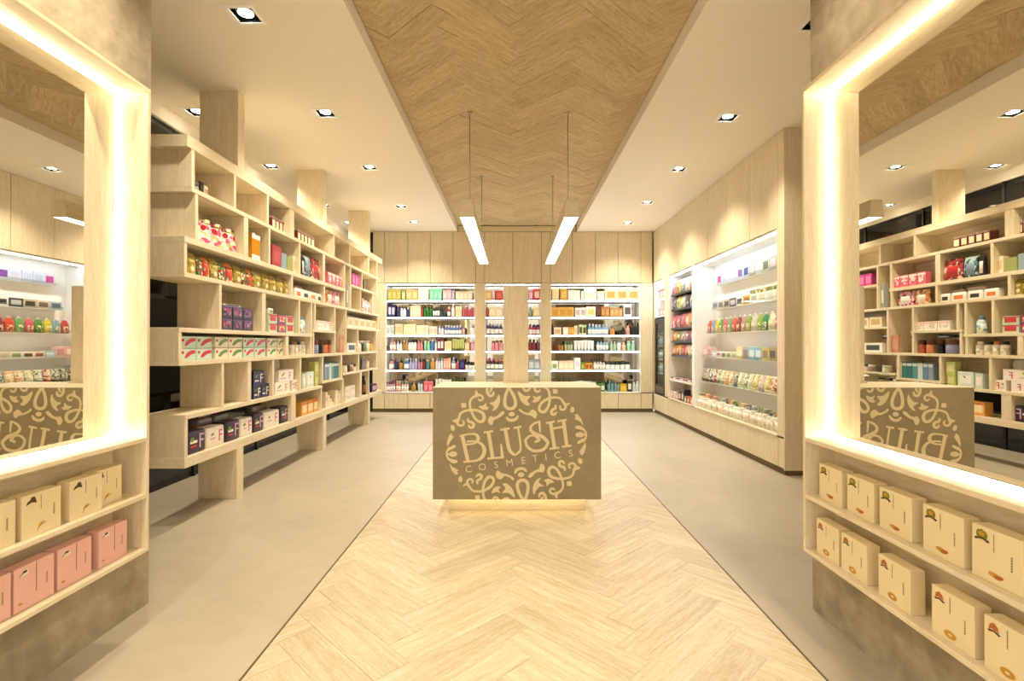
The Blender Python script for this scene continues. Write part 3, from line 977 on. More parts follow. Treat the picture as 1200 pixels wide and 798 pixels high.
# lettering
LET = []
LET.append(join_geo([bar_geo(A(418, 705), Cq(410, 245), 4.2), bar_geo(A(385, 718), A(455, 704), 2.3), bar_geo(Cq(358, 246), Cq(440, 238), 2.3),
    stroke_geo([A(420, 706), A(520, 690), A(590, 692), A(626, 722), A(630, 760), A(600, 800), A(540, 822), A(470, 830)], [2, 2, 2.6, 3.8, 4.2, 3.0, 2.0, 2.0]),
    stroke_geo([Cq(400, 22), Cq(480, 18), Cq(548, 42), Cq(584, 90), Cq(586, 145), Cq(555, 200), Cq(500, 230), Cq(400, 242)], [2, 2, 3, 4.2, 4.5, 3.8, 2.4, 2.0])]))
LET.append(join_geo([bar_geo(A(768, 660), Cq(680, 200), 4.2), bar_geo(A(705, 668), A(832, 650), 2.3), bar_geo(Cq(622, 208), Cq(804, 194), 2.4),
    bar_geo(Cq(772, 48), Cq(786, 200), 1.8, 4.2)]))
LET.append(join_geo([bar_geo(A(928, 634), A(1052, 614), 2.3), bar_geo(Bq(20, 610), Bq(126, 590), 2.3),
    stroke_geo([A(994, 628), Cq(848, 50), Cq(868, 118), Cq(908, 160), (604.2, 532.4), Dq(62, 148), Dq(94, 108), Bq(105, 760), Bq(80, 604)],
               [4.2, 4.2, 4.0, 3.0, 2.4, 2.6, 2.6, 2.4, 2.4], 8)]))
LET.append(join_geo([bar_geo(Bq(362, 512), Bq(376, 668), 3.0, 1.8),
    stroke_geo([Bq(366, 524), Bq(305, 545), Bq(254, 590), Bq(252, 640), Bq(305, 685), Bq(400, 722), Bq(468, 785), Dq(392, 40), Dq(362, 95), Dq(300, 122), Dq(225, 118), Dq(168, 75), Dq(150, 25), Bq(180, 770), Bq(225, 722), Bq(290, 708), Bq(340, 740), Dq(300, 2), Dq(262, 22)],
               [2.2, 2.6, 3.0, 3.4, 4.0, 4.2, 4.0, 3.6, 3.4, 3.4, 3.2, 3.2, 3.0, 2.8, 2.6, 2.4, 2.8, 3.4, 3.2], 8)]))
LET.append(join_geo([bar_geo(Bq(513, 532), Dq(468, 94), 4.2), bar_geo(Bq(688, 510), Dq(603, 74), 4.2), bar_geo(Bq(453, 544), Bq(572, 522), 2.3), bar_geo(Bq(608, 520), Bq(732, 498), 2.3),
    bar_geo(Dq(413, 102), Dq(520, 87), 2.3), bar_geo(Dq(549, 80), Dq(652, 65), 2.3), bar_geo(Bq(545, 616), Bq(700, 590), 2.4)]))
for v, f in LET:
    emblem_piece('letter', [PX(p) for p in v], f)
for ch, p in zip('COSMETICS', [(549.2, 549.3), (565.2, 546.9), (581.5, 544.3), (597.1, 542.0), (613.6, 539.3), (627.2, 536.8), (639.6, 535.2), (653.0, 533.1), (668.7, 531.0)]):
    x, z, _ = PX(p)
    o = put('letter', glyph(ch, 7.9 / F * CY, .0016), CREAMV, fp, (x, YF, z))
    o.rotation_euler = (0, -math.radians(8.7), 0)

# ================================================================== PENDANT LAMPS
LEDP = emit('pendant_diffuser', (1.0, 0.92, 0.74), 8.0)
PB, PTOP = 2.46, 2.62
PY0, PY1 = 4.67, 7.42
for x, side in ((-.42, 'left'), (.536, 'right')):
    r = empty('pendant_lamp', (x, (PY0 + PY1) / 2, PB))
    tag(r, 'long tapered birch pendant lamp with glowing underside, %s of the pair' % side, 'pendant lamp', 'pendant lamps over the counter')
    hw, tw, h, hl = .072, .052, PTOP - PB, (PY1 - PY0) / 2
    vs = [(-hw, -hl, 0), (hw, -hl, 0), (hw, hl, 0), (-hw, hl, 0), (-tw, -hl, h), (tw, -hl, h), (tw, hl, h), (-tw, hl, h),
          (-hw + .01, -hl + .012, 0), (hw - .01, -hl + .012, 0), (hw - .01, hl - .012, 0), (-hw + .01, hl - .012, 0),
          (-hw + .01, -hl + .012, .01), (hw - .01, -hl + .012, .01), (hw - .01, hl - .012, .01), (-hw + .01, hl - .012, .01)]
    fs = [(4, 5, 6, 7), (0, 1, 5, 4), (1, 2, 6, 5), (2, 3, 7, 6), (3, 0, 4, 7)]
    for i in range(4):
        j = (i + 1) % 4
        fs += [(j, i, i + 8, j + 8), (j + 8, i + 8, i + 12, j + 12)]
    fs.append((12, 15, 14, 13))
    put('body', mesh_from('pendant_body', vs, fs), W_Y, r)
    put('diffuser', boxmesh(2 * hw - .022, 2 * hl - .026, .005), LEDP, r, (0, 0, .003))
    for yy in (4.974, 6.87):
        y = yy - (PY0 + PY1) / 2
        rod = put('cable', lathe([(.0045, 0), (.0045, CEIL + REC - PTOP - .012)], 8), STEEL, r, (0, y, h))
        put('ceiling_plate', lathe([(.018, 0), (.024, .006), (.024, .014)], 14), STEEL, rod, (0, 0, CEIL + REC - PTOP - .016))
        put('grip', lathe([(.009, 0), (.009, .03), (.005, .036)], 10), STEEL, rod, (0, 0, .0))

# ================================================================== LEFT SHELVING UNIT
def LY(px, X=XL):                # pixel column on the plane x=X -> distance along the shop
    return X * F / (px - VX)
XB = -2.645
unit = empty('shelving_unit', ((XL + XB) / 2, 6.3, 0))
tag(unit, 'long open birch shelving unit of staggered compartments standing on three legs', 'shelving')
UB = unit.location
def up(name, y0, y1, z0, z1, m, x0=XB, x1=XL, bev=.0015):
    return box(name, x0, x1, y0, y1, z0, z1, m, unit, bev, base=UB)
Y_END = LY(447.5)
up('bench_board', LY(217), Y_END, .418, .490, W_Y)
up('top_board', LY(219), Y_END, 2.712, 2.798, W_Y)
PIL = [4.31, 6.27, 8.22]
for y in PIL:
    up('leg', y, y + .105, 0, .4178, W_Z)
    up('ceiling_post', y, y + .105, 2.7982, CEIL - .001, W_Z)
# horizontal boards: (z0, z1, px0, px1)
BOARDS = [
    (2.402, 2.436, 224.5, 443), (2.022, 2.064, 215.9, 405), (2.130, 2.160, 410.8, 443), (1.775, 1.809, 215.9, 444.5),
    (1.382, 1.415, 209.8, 366.5), (1.440, 1.468, 366.8, 394), (1.515, 1.543, 405.6, 444.4), (1.146, 1.180, 209.8, 442.5),
    (.762, .796, 217.5, 378.0), (.815, .843, 378.4, 402), (.868, .895, 402.3, 443)]
for z0, z1, a, b in BOARDS:
    up('shelf_board', LY(a), LY(b), z0, z1, W_Y)
DIVS = []
def div(px, z0, z1, w=.034, far=False):
    y = LY(px)
    DIVS.append((y, y + w, z0, z1))
    up('divider', y, y + w, z0 + .0005, z1 - .0005, W_Z, XB, XL - .003)
R1, R2, R3, R4, R5, R6, R7 = (2.436, 2.712), (2.064, 2.402), (1.809, 2.022), (1.415, 1.775), (1.180, 1.382), (.796, 1.146), (.490, .762)
for px in (224.5, 274, 313, 340, 391.3, 409.5, 432, 441.5):
    div(px, *R1, .034 if px != 340 else .10)
for px in (228.8, 285.8, 315, 350.8, 378.5, 403.8):
    div(px, *R2, .034 if px not in (285.8, 378.5) else .075)
for px in (410.8, 424.2, 441.5):
    div(px, 2.160, 2.402)
for px in (215.9, 341.8, 380, 403.6):
    div(px, *R3)
for px in (410.8, 422.6, 436.8):
    div(px, 1.809, 2.130)
for px in (257.3, 307.5, 350.5):
    div(px, *R4, .034 if px != 307.5 else .07)
div(369, 1.468, 1.775); div(392.4, 1.468, 1.775); div(405.6, 1.543, 1.775); div(443, 1.543, 1.775)
div(364.8, 1.415, 1.775, .034)
for px in (209.8, 335.7, 364.4):
    div(px, *R5, .034 if px != 335.7 else .06)
div(367.4, 1.18, 1.44); div(392.4, 1.18, 1.44); div(405.6, 1.18, 1.515); div(419.6, 1.18, 1.515); div(441.2, 1.18, 1.515)
for px in (260.5, 291, 320, 352):
    div(px, *R6, .034 if px != 291 else .06)
div(378.2, .843, 1.146); div(400, .843, 1.146, .05); div(420.5, .895, 1.146); div(441.6, .895, 1.146)
for px in (217.5, 342, 376.5):
    div(px, *R7, .034 if px != 342 else .11)
div(402, .49, .815, .05); div(422, .49, .868, .10); div(432.5, .49, .868)
# back panels (two rows stay open to the dark glass behind)
for (z0, z1), a, b in ((R1, 224.5, 443), (R2, 228.8, 443), (R4, 257.3, 443.5), (R5, 209.8, 442), (R6, 260.5, 443), (R3, 343, 443.5), (R7, 378, 443)):
    up('back_panel', LY(a) + .002, LY(b) - .002, z0 + .001, z1 - .001, W_Y, XB - .012, XB - .0005, 0)
for y in PIL:
    for z0, z1 in (R3, R7):
        up('back_post', y, y + .105, z0 + .0005, z1 - .0005, W_Z, XB + .001, XB + .04)

# ================================================================== PRODUCTS
def pm(c, rough=0.4):
    return plain('pack_' + c.lstrip('#').lower(), c, rough, 0.04, 25)

COUNT = {}
class Shelf:
    """hands out positions and labels along one shelf"""
    def __init__(self, where, group):
        self.where, self.group, self.n = where, group, 0
    def label(self, desc):
        self.n += 1
        return '%s, %s from left, %s' % (desc, ordw(self.n), self.where)

def make(name, cat, sh, desc, loc, rot, parts):
    """parts: (name, mesh, material, offset); the first is the body"""
    o = put(name, parts[0][1], parts[0][2], None, loc, rot)
    tag(o, sh.label(desc), cat, sh.group)
    for p in parts[1:]:
        put(p[0], p[1], p[2], o, p[3] if len(p) > 3 else (0, 0, 0))
    return o

def plate(w, h, z, x=0.0, dy=.0007):
    k = ('plate', round(w, 4), round(h, 4))
    if k not in BOXES:
        BOXES[k] = boxmesh(w, dy, h)
    return BOXES[k], (x, -dy / 2, z)

def carton(w, d, h, base, label=None, band=None, lid=None):
    parts = [('carton', boxmesh(w, d, h, .0015, 1, True), base)]
    if label is not None:
        me, of = plate(w * .72, h * .55, h * .22)
        parts.append(('label', me, label, of))
    if band is not None:
        me, of = plate(w * .98, h * .16, h * .78)
        parts.append(('band', me, band, of))
    if lid is not None:
        parts.append(('lid', boxmesh(w * 1.01, d * 1.01, h * .14, .001, 1, False), lid, (0, d / 2, h * .86)))
    return parts

def bottle(w, h, body, cap, label=None, style=0):
    r = w / 2
    if style == 0:      # round shoulder
        b = [(r * .92, 0), (r, .01 * h), (r, h * .62), (r * .8, h * .72), (r * .4, h * .80), (r * .4, h * .83)]
        c = [(r * .46, h * .82), (r * .46, h)]
    elif style == 1:    # wide cap
        b = [(r * .94, 0), (r, .01 * h), (r, h * .70), (r * .9, h * .75), (r * .6, h * .78)]
        c = [(r * .72, h * .775), (r * .72, h * .98), (r * .66, h)]
    else:               # pump
        b = [(r * .94, 0), (r, .01 * h), (r, h * .60), (r * .7, h * .68), (r * .4, h * .72)]
        c = [(r * .42, h * .71), (r * .42, h * .82), (r * .16, h * .83), (r * .16, h * .95), (r * .4, h * .955), (r * .4, h)]
    parts = [('bottle', lathe(b, 12, r), body), ('cap', lathe(c, 10, r), cap)]
    if style == 2:
        parts.append(('spout', boxmesh(r * .3, r * .9, h * .04), cap, (0, r * .3, h * .955)))
    if label is not None:
        parts.append(('label', lathe([(r * 1.012, h * .14), (r * 1.012, h * .52)], 12, r), label))
    return parts

def jar(w, h, body, cap):
    r = w / 2
    return [('jar', lathe([(r * .9, 0), (r, h * .08), (r, h * .6), (r * .92, h * .66)], 14, r), body),
            ('lid', lathe([(r * .96, h * .665), (r * .96, h * .97), (r * .9, h)], 14, r), cap)]

def tube(w, h, body, cap):
    r = w / 2
    d = r * .8
    return [('tube', rings([(h * .2, r * .8, d * .9, d), (h * .26, r * .92, d, d), (h * .6, r * .96, d * .7, d), (h * .92, r, d * .12, d), (h, r, d * .08, d)], 14), body),
            ('cap', lathe([(r * .72, 0), (r * .78, h * .2)], 12, d), cap)]

def pouch(w, d, h, body, label=None, top=None):
    hd = d / 2
    parts = [('pouch', rings([(0, w * .49, hd * .9, hd), (h * .05, w * .5, hd, hd), (h * .5, w * .5, hd, hd), (h * .78, w * .5, hd * .72, hd), (h * .92, w * .5, hd * .22, hd), (h, w * .5, hd * .12, hd)], 24, 6.0), body)]
    if label is not None:
        parts.append(('label', rings([(h * .12, w * .36, hd * 1.0, hd - .0015), (h * .5, w * .37, hd * 1.0, hd - .0015), (h * .66, w * .35, hd * .86, hd - .0015)], 24, 6.0), label))
    if top is not None:
        parts.append(('seal', rings([(h * .80, w * .505, hd * .70, hd), (h * .92, w * .51, hd * .27, hd), (h * 1.002, w * .51, hd * .16, hd)], 24, 6.0), top))
    return parts

def softpack(w, d, h, body, label=None, mark=None):
    hd = d / 2
    parts = [('pack', rings([(0, w * .48, hd * .94, hd), (h * .06, w * .5, hd, hd), (h * .6, w * .5, hd, hd), (h * .93, w * .495, hd * .97, hd), (h, w * .47, hd * .86, hd)], 24, 9.0), body)]
    if label is not None:
        me, of = plate(w * .6, h * .45, h * .2, 0)
        parts.append(('label', me, label, of))
    return parts

def letterF(w, h, m, x=0.0, z=0.5):
    return ('letter', glyph('F', h, .0012), m, (x, -.0008, z))

NAVY, PURP, WHT, PINK = '#1C1E4A', '#2B1637', '#F2EADF', '#C92F72'
P_NAVY, P_PURP, P_WHT, P_PINK = pm(NAVY), pm(PURP), pm(WHT), pm(PINK)
P_LIL = pm('#D9A9C9'); P_CREAM = pm('#EDDDBB'); P_RED = pm('#B9232A'); P_GREEN = pm('#6F8F2A'); P_GOLD = pm('#A98A1E', .28)
P_ORNG = pm('#D9762A'); P_MINT = pm('#BFD9B9'); P_TEAL = pm('#2E7C80'); P_SLATE = pm('#7C93A8'); P_BLUE = pm('#4A78B4')
PR_FRUIT = printed('fruit_print', ['#C3282A', '#E06A2B', '#F0D9A0', '#4C7A2C', '#B32E2E'], 45)
PR_GARD = printed('garden_print', ['#3E5E28', '#6C8C35', '#E8DDC0', '#8C3A2C', '#2F4A22'], 45)
PR_BERRY = printed('berry_print', ['#3A2346', '#6B4C86', '#9A7DB0', '#B03A52', '#2A1A34'], 40)
PR_ROSE = printed('rose_print', ['#F1D9D2', '#E39AA6', '#C74A66', '#F6EBDD', '#D46A86'], 40)
PR_PALE = printed('pale_floral_print', ['#F2E8D6', '#E4C9B8', '#C8D6C8', '#F3EADB', '#D8B79A'], 40)
PR_SEA = printed('sea_print', ['#DCE8EA', '#9CC2CC', '#F0F1EC', '#6FA3B4'], 35)
PR_GOLDEN = printed('golden_leaf_print', ['#93801E', '#A8922C', '#7E6E18', '#BBA54A'], 30)

LW = 'of left shelving'
SH = {k: Shelf('%s shelf %s' % (nm, LW), 'products on the %s shelf of the left shelving' % nm)
      for k, nm in zip(range(1, 8), ('top', 'second', 'third', 'fourth', 'fifth', 'sixth', 'bottom'))}
XF = XL - .035
RL = math.pi / 2
def L(px0, px1, X=XF):
    y0, y1 = LY(px0, X), LY(px1, X)
    return (y0 + y1) / 2, (y1 - y0) - .002
def left_item(row, name, cat, desc, px0, px1, z, build, X=XF, maxw=None):
    y0, y1 = LY(px0, X) + .001, LY(px1, X) - .001
    c = (y0 + y1) / 2
    for a, b, za, zb in DIVS:      # keep clear of the uprights
        if za < z + .02 < zb + .04:
            if c < (a + b) / 2:
                y1 = min(y1, a - .002)
            else:
                y0 = max(y0, b + .002)
    yc, w = (y0 + y1) / 2, y1 - y0
    if maxw:
        w = min(w, maxw)
    return make(name, cat, SH[row], desc, (X, yc, z + .0004), RL, build(w))

# --- top shelf
Z = 2.436
left_item(1, 'cosmetic_jar', 'jar', 'small grey jar', 230.0, 233.2, Z, lambda w: jar(.06, .10, pm('#A9A096'), pm('#6A645C')), XF - .05, .06)
left_item(1, 'cosmetic_box', 'box', 'small black box', 233.8, 238.2, Z, lambda w: carton(w, .05, .115, pm('#15130F'), pm('#3A362E')), XF - .05)
left_item(1, 'cosmetic_box', 'box', 'small cream box', 238.8, 243, Z, lambda w: carton(w, .05, .10, P_CREAM, pm('#B99A7A')), XF - .05)
for i in range(5):
    a = 318.4 + i * 4.3
    left_item(1, 'tea_carton', 'box', 'cream carton with brown side', a, a + 4.1, Z, lambda w: carton(w, .10, .135, pm('#6B2F2A'), P_CREAM, None, pm('#A8877A')), XF - .03)
for i in range(5):
    a = 348.4 + i * 4.0
    left_item(1, 'tea_carton', 'box', 'cream carton with brown side', a, a + 3.8, Z, lambda w: carton(w, .10, .135, pm('#6B3A32'), P_CREAM, None, pm('#A8877A')), XF - .03)
# --- second shelf
Z = 2.064
for i, (a, b) in enumerate([(233, 245.5), (246.5, 258.5), (259.5, 271), (272, 282)]):
    rf = left_item(2, 'refill_pouch', 'pouch', 'pink flowered refill pouch with green top', a, b, Z, lambda w: pouch(w - .028, .05, .205, printed('pink_flower_print', ['#F4E9E2', '#EBC3CB', '#F6EDE2', '#D0587E', '#F2DDD6', '#B8C070'], 34), None, printed('green_top_print', ['#9AB04A', '#D8D890', '#B03050', '#E8E4D0'], 40)) + [('label', flat_poly(ellipse(-w * .10, .135, w * .17, .022)), P_RED)], XF - .03)
    rf.rotation_euler.z = RL - .42
def amber(w):
    p = carton(w, .07, .235, pm('#C98A1C', .25))
    for z, h in ((.0, .05), (.195, .04)):
        me, of = plate(w * .99, h, z)
        p.append(('band', me, P_WHT, of))
    p.append(('closure', lathe([(.022, 0), (.022, .02)], 10), P_WHT, (0, .035, .2352)))
    return p
left_item(2, 'oil_gift_pack', 'box', 'amber gift pack with white bands', 292.5, 306.5, Z, amber, XF, .15)
left_item(2, 'boxed_book', 'book', 'tall red carton standing upright', 318.8, 329.4, Z, lambda w: carton(w, .05, .215, pm('#A33A40'), pm('#B85258')))
left_item(2, 'boxed_book', 'book', 'blue grey carton standing upright', 329.8, 335.6, Z, lambda w: carton(w, .07, .17, pm('#8EA5B5')))
left_item(2, 'boxed_book', 'book', 'sage green carton standing upright', 336.2, 342.8, Z, lambda w: carton(w, .07, .15, pm('#9AA060')))
left_item(2, 'boxed_book', 'book', 'cream carton with small motif', 343.4, 350, Z, lambda w: carton(w, .07, .18, P_CREAM, pm('#D8C08A')))
left_item(2, 'gift_bag', 'pouch', 'black and white gift pouch', 353.6, 356.6, Z, lambda w: pouch(w, .05, .25, pm('#1B1A1C'), P_WHT))
left_item(2, 'gift_bag', 'pouch', 'teal patterned gift pouch', 357.2, 364.4, Z, lambda w: pouch(w, .06, .25, printed('teal_print', ['#1F3D44', '#4E7C84', '#A7C0C0', '#16282E'], 30), P_SLATE))
left_item(2, 'gift_bag', 'pouch', 'dark red patterned gift pouch', 365, 376.5, Z, lambda w: pouch(w, .06, .255, printed('wine_print', ['#7A1720', '#A83A3E', '#E3C3B0', '#5A1018'], 30), P_RED), XF, .26)
for i in range(4):
    a = 384.2 + i * 4.6
    left_item(2, 'baby_carton', 'box', 'bright pink carton with pale front', a, a + 4.3, Z, lambda w: carton(w, .07, .16, pm('#E8697E'), PR_ROSE, P_WHT))
left_item(2, 'slim_box', 'box', 'slim grey box in narrow gap', 406.2, 409.4, 1.810, lambda w: carton(w, .06, .33, pm('#A9AFAE'), WHITE))
for i in range(3):
    a = 412.6 + i * 3.7
    left_item(2, 'perfume_carton', 'box', 'magenta carton', a, a + 3.5, 2.160, lambda w: carton(w, .07, .18, pm('#C8408E'), pm('#E27AB4')))
left_item(2, 'slim_box', 'box', 'dark olive slim box', 426.6, 428.4, 2.160, lambda w: carton(w, .10, .15, pm('#5A5230')))
# --- third shelf
Z = 1.809
seq = [('g', 218.8, 230.2), ('p', 231, 245.6), ('g', 246.4, 256.4), ('p', 257, 273.4), ('g', 274, 283.4), ('p', 284, 296), ('g', 296.6, 306.6), ('g', 307.4, 316), ('g', 316.6, 324.4), ('g', 325, 332.4), ('g', 333, 340.6)]
for t, a, b in seq:
    if t == 'g':
        left_item(3, 'tea_pouch', 'pouch', 'golden stand-up pouch with round label', a, b, Z, lambda w: pouch(w - .006, .06, .165, PR_GOLDEN, None, pm('#8C7A20', .3)) + [('label', flat_poly(ellipse(w * .08, .045, .020, .020)), P_CREAM), ('caption', plate(w * .5, .016, .085)[0], pm('#D8C878'), (0, -.0008, .092))])
    else:
        yc, w = L(a, b)
        left_item(3, 'tea_pouch', 'pouch', 'green garden print stand-up pouch', a, (a + b) / 2 - .3, Z, lambda w: pouch(w, .07, .155, PR_GARD, None, pm('#55702C')))
        left_item(3, 'tea_pouch', 'pouch', 'red and orange fruit print stand-up pouch', (a + b) / 2 + .3, b, Z, lambda w: pouch(w, .07, .160, PR_FRUIT, pm('#D8452C'), P_ORNG))
for a, b, h in ((346, 356, .155), (357.5, 366.5, .145)):
    left_item(3, 'wipes_pack', 'pack', 'pale pink pack at the back', a, b, Z, lambda w: softpack(w, .06, h, pm('#E7CDBE'), PR_PALE), XF - .12)
for a, b, c in ((346, 353.8, P_ORNG), (354.6, 362.4, pm('#2A2622')), (363.2, 371, P_ORNG), (371.6, 378.6, pm('#2A2622'))):
    left_item(3, 'wipes_pack', 'pack', 'cream soft pack with dark or orange mark', a, b, Z, lambda w: softpack(w, .08, .10, P_WHT, c))
left_item(3, 'shaped_pouch', 'pouch', 'orange and cream face print pouch', 383, 390, Z, lambda w: pouch(w, .06, .19, printed('orange_face_print', ['#D98A4A', '#F3E3C8', '#B85C30', '#F1C9A0'], 28), P_WHT))
left_item(3, 'shaped_pouch', 'pouch', 'pink and black face print pouch', 390.8, 399, Z, lambda w: pouch(w, .06, .195, printed('pink_face_print', ['#D9587E', '#F1C3CE', '#2B2226', '#EBA3B8'], 28), P_WHT))
for i in range(3):
    a = 425.6 + i * 3.4
    left_item(3, 'shaped_pouch', 'pouch', 'pink and white slim pouch', a, a + 3.2, Z, lambda w: pouch(w, .06, .22 - .02 * i, PR_ROSE, P_WHT))
# --- fourth shelf
Z = 1.415
for i, (a, b) in enumerate([(260, 272.2), (272.8, 284.6), (285.2, 296.4)]):
    for lv in (0, 1):
        left_item(4, 'berry_carton', 'box', '%s purple berry carton' % ('lower', 'upper')[lv], a, b, Z + lv * .1006, lambda w: carton(w, .10, .098, pm('#2A1F33'), PR_BERRY, pm('#5C3A6A')))
left_item(4, 'foil_pack', 'pack', 'thin white pack lying on purple cartons', 261.5, 282, Z + .2016, lambda w: carton(w, .08, .018, WHITE, pm('#2A2622')), XF - .02)
for i, (a, b, c) in enumerate([(315, 324.8, 0), (325.4, 334.8, 1), (335.4, 344.2, 0)]):
    for lv in (0, 1):
        left_item(4, 'fruit_carton', 'box', '%s %s carton' % (('lower', 'upper')[lv], ('red and green fruit', 'red and purple fruit')[c]), a, b, Z + lv * .0906, lambda w: carton(w, .10, .088, (P_MINT, pm('#7A3A6A'))[c], (pm('#C4352E'), PR_FRUIT)[c], P_RED))
left_item(4, 'white_roll', 'pack', 'small white pack on red cartons', 315.2, 320.4, Z + .1816, lambda w: softpack(w, .06, .05, WHITE, P_GREEN))
def ribbon_bottle(w):
    p = bottle(.10, .21, pm('#C9D8D6'), pm('#8FB5C4'), PR_SEA)
    p.append(('ribbon', lathe([(.028, .155), (.034, .165), (.028, .175)], 10, .05), P_BLUE))
    return p
left_item(4, 'bath_bottle', 'bottle', 'pale blue ribboned bottle', 352.6, 361.6, Z, ribbon_bottle)
for i in range(3):
    a = 371.6 + i * 6.9
    left_item(4, 'soap_box', 'box', 'cream soap carton with pink corner', a, a + 6.6, 1.468, lambda w: carton(w, .10, .115, P_WHT, PR_PALE, pm('#E9B8A8')))
for i in range(5):
    a = 407.4 + i * 6.9
    left_item(4, 'soap_box', 'box', 'cream round-label soap carton', a, a + 6.5, 1.543, lambda w: carton(w, .09, .15, P_CREAM, pm('#C9A86A'), None))
# --- fifth shelf
Z = 1.18
for (a, b, kind) in ((211.6, 248.6, 'red'), (252, 283.6, 'green'), (285.2, 311, 'red'), (313.6, 335, 'green')):
    m = (a + b) / 2
    for (p, q) in ((a, m - .3), (m + .3, b)):
        for lv in (0, 1):
            base, logo = (pm('#C3D8C8'), pm('#CC1F26')) if kind == 'red' else (pm('#E6DCC6'), pm('#5F8A12'))
            def mk(w):
                ps = carton(w, .11, .086, base)
                ps.append(('logo', flat_poly(catmull([(-w * .24, .018), (-w * .14, .048), (w * .10, .068), (w * .42, .072), (w * .43, .052), (w * .16, .042), (-w * .08, .020)], 4, True)), logo))
                ps.append(('dot', flat_poly(ellipse(-w * .36, .058, .014, .011)), P_RED))
                ps.append(('strip', plate(w * .98, .010, .004)[0], P_MINT if kind == 'red' else P_CREAM, plate(w * .98, .010, .004)[1]))
                return ps
            left_item(5, 'tissue_carton', 'box', '%s tissue carton with %s logo' % (('lower', 'upper')[lv], kind), p, q, Z + lv * .0886, mk)
for i, c in enumerate(('#1F1B18', '#C4712E', '#2B3036', '#E3DCCB', '#B99066')):
    a = 342.4 + i * 4.3
    left_item(5, 'serum_bottle', 'bottle', 'white labelled serum bottle with cap', a, a + 4.1, Z, lambda w: bottle(w, .145, P_WHT, pm(c), PR_PALE, 1), XF)
for i, (a, b, c) in enumerate([(369.4, 376, '#8C8AB0'), (376.8, 380.2, '#17130F'), (381, 385.6, '#C7774C'), (386.2, 391.2, '#B0583A')]):
    left_item(5, 'spice_jar', 'jar', 'brown and lilac lidded jar', a, b, Z, lambda w: jar(w, .17, pm(c), pm('#5A2E18')), XF)
left_item(5, 'boxed_book', 'book', 'thin terracotta book in narrow gap', 398.6, 404.8, Z, lambda w: carton(w, .02, .235, pm('#C4886A'), pm('#D29A7C')))
left_item(5, 'picture_box', 'box', 'white box with dark green plant picture', 407.2, 417, Z, lambda w: carton(w, .06, .135, P_WHT, pm('#2C4234')))
for i, c in enumerate(('#EDE6D6', '#17181A', '#6F8A62', '#E8E0CC', '#D9A43A', '#C77F86')):
    a = 421.8 + i * 3.2
    left_item(5, 'serum_bottle', 'bottle', 'tall small toiletry bottle', a, a + 3.0, Z, lambda w: bottle(w, .17, pm(c), P_WHT, None, i % 2), XF)
# --- sixth shelf
Z = .796
def f_box(h, base, ink, extra=None):
    def mk(w):
        ps = carton(w, .11, h, base)
        ps.append(('letter', glyph('F', h * .62, .0012), ink, (w * .24, -.0004, h * .46)))
        ps.append(('caption', plate(w * .34, h * .10, h * .30)[0], P_WHT if ink != P_PINK else P_LIL, (-w * .20, -.00035, h * .24)))
        ps.append(('leaf', flat_poly(ellipse(-w * .22, h * .62, w * .12, h * .08, .4)), P_GREEN))
        if extra:
            ps.append(('flower', flat_poly(ellipse(-w * .30, h * .48, w * .07, h * .08)), extra))
        return ps
    return mk
left_item(6, 'tampon_carton', 'box', 'lower navy carton with white letter F', 297, 306.2, Z, f_box(.125, P_NAVY, P_WHT))
left_item(6, 'tampon_carton', 'box', 'lower navy carton with white letter F', 306.8, 318.6, Z, f_box(.125, P_NAVY, P_WHT))
left_item(6, 'tampon_carton', 'box', 'upper navy carton with white letter F', 297.2, 309.6, Z + .1258, f_box(.13, P_NAVY, P_WHT))
left_item(6, 'tampon_carton', 'box', 'lower white carton with magenta letter F', 322.6, 339.8, Z, f_box(.115, P_WHT, P_PINK))
left_item(6, 'tampon_carton', 'box', 'lower white carton with magenta letter F', 342.4, 351.4, Z, f_box(.115, P_WHT, P_PINK))
left_item(6, 'tampon_carton', 'box', 'upper white carton with magenta letter F', 327, 344, Z + .1158, f_box(.12, P_WHT, P_PINK))
left_item(6, 'round_tin', 'tin', 'round white tin leaning behind white cartons', 321.6, 330.5, Z, lambda w: carton(w * .5, .05, .22, P_WHT) + [('disc', rings([(.2205, w * .30, .012, .025), (.24, w * .48, .012, .025), (.28, w * .52, .012, .025), (.32, w * .46, .012, .025), (.335, w * .26, .012, .025)], 18), WHITE)], XF - .16)
left_item(6, 'pale_carton', 'box', 'pale grey carton with leaf print', 354.6, 358.6, Z, lambda w: carton(w, .09, .17, pm('#CBD6CB'), P_WHT))
left_item(6, 'pale_carton', 'box', 'pale grey carton with leaf print', 359.4, 367.8, Z, lambda w: carton(w, .09, .18, pm('#D6DDD2'), pm('#EDF0E6'), None, None) + [('leaf', flat_poly(ellipse(.01, .12, .02, .008, .6)), pm('#2E3B2E'))])
left_item(6, 'green_carton', 'box', 'lower lime green carton', 369, 373.4, Z, lambda w: carton(w, .07, .14, pm('#B4BF62'), pm('#D6D890')))
left_item(6, 'green_carton', 'box', 'upper lime green carton', 369, 373.8, Z + .1405, lambda w: carton(w, .07, .15, pm('#BFC76E'), pm('#E0E0A0')))
for i, c in enumerate(('#8496A8', '#5E7E9C', '#C6D2D4', '#4E8A90', '#1F6A70', '#2E7C80')):
    a = 380.6 + i * 2.75
    left_item(6, 'boxed_book', 'book', '%s carton in the blue row' % ('slate', 'blue', 'pale blue', 'teal', 'dark teal', 'teal')[i], a, a + 2.6, .843, lambda w: carton(w, .12, .21, pm(c), None, pm('#D8E0E0')))
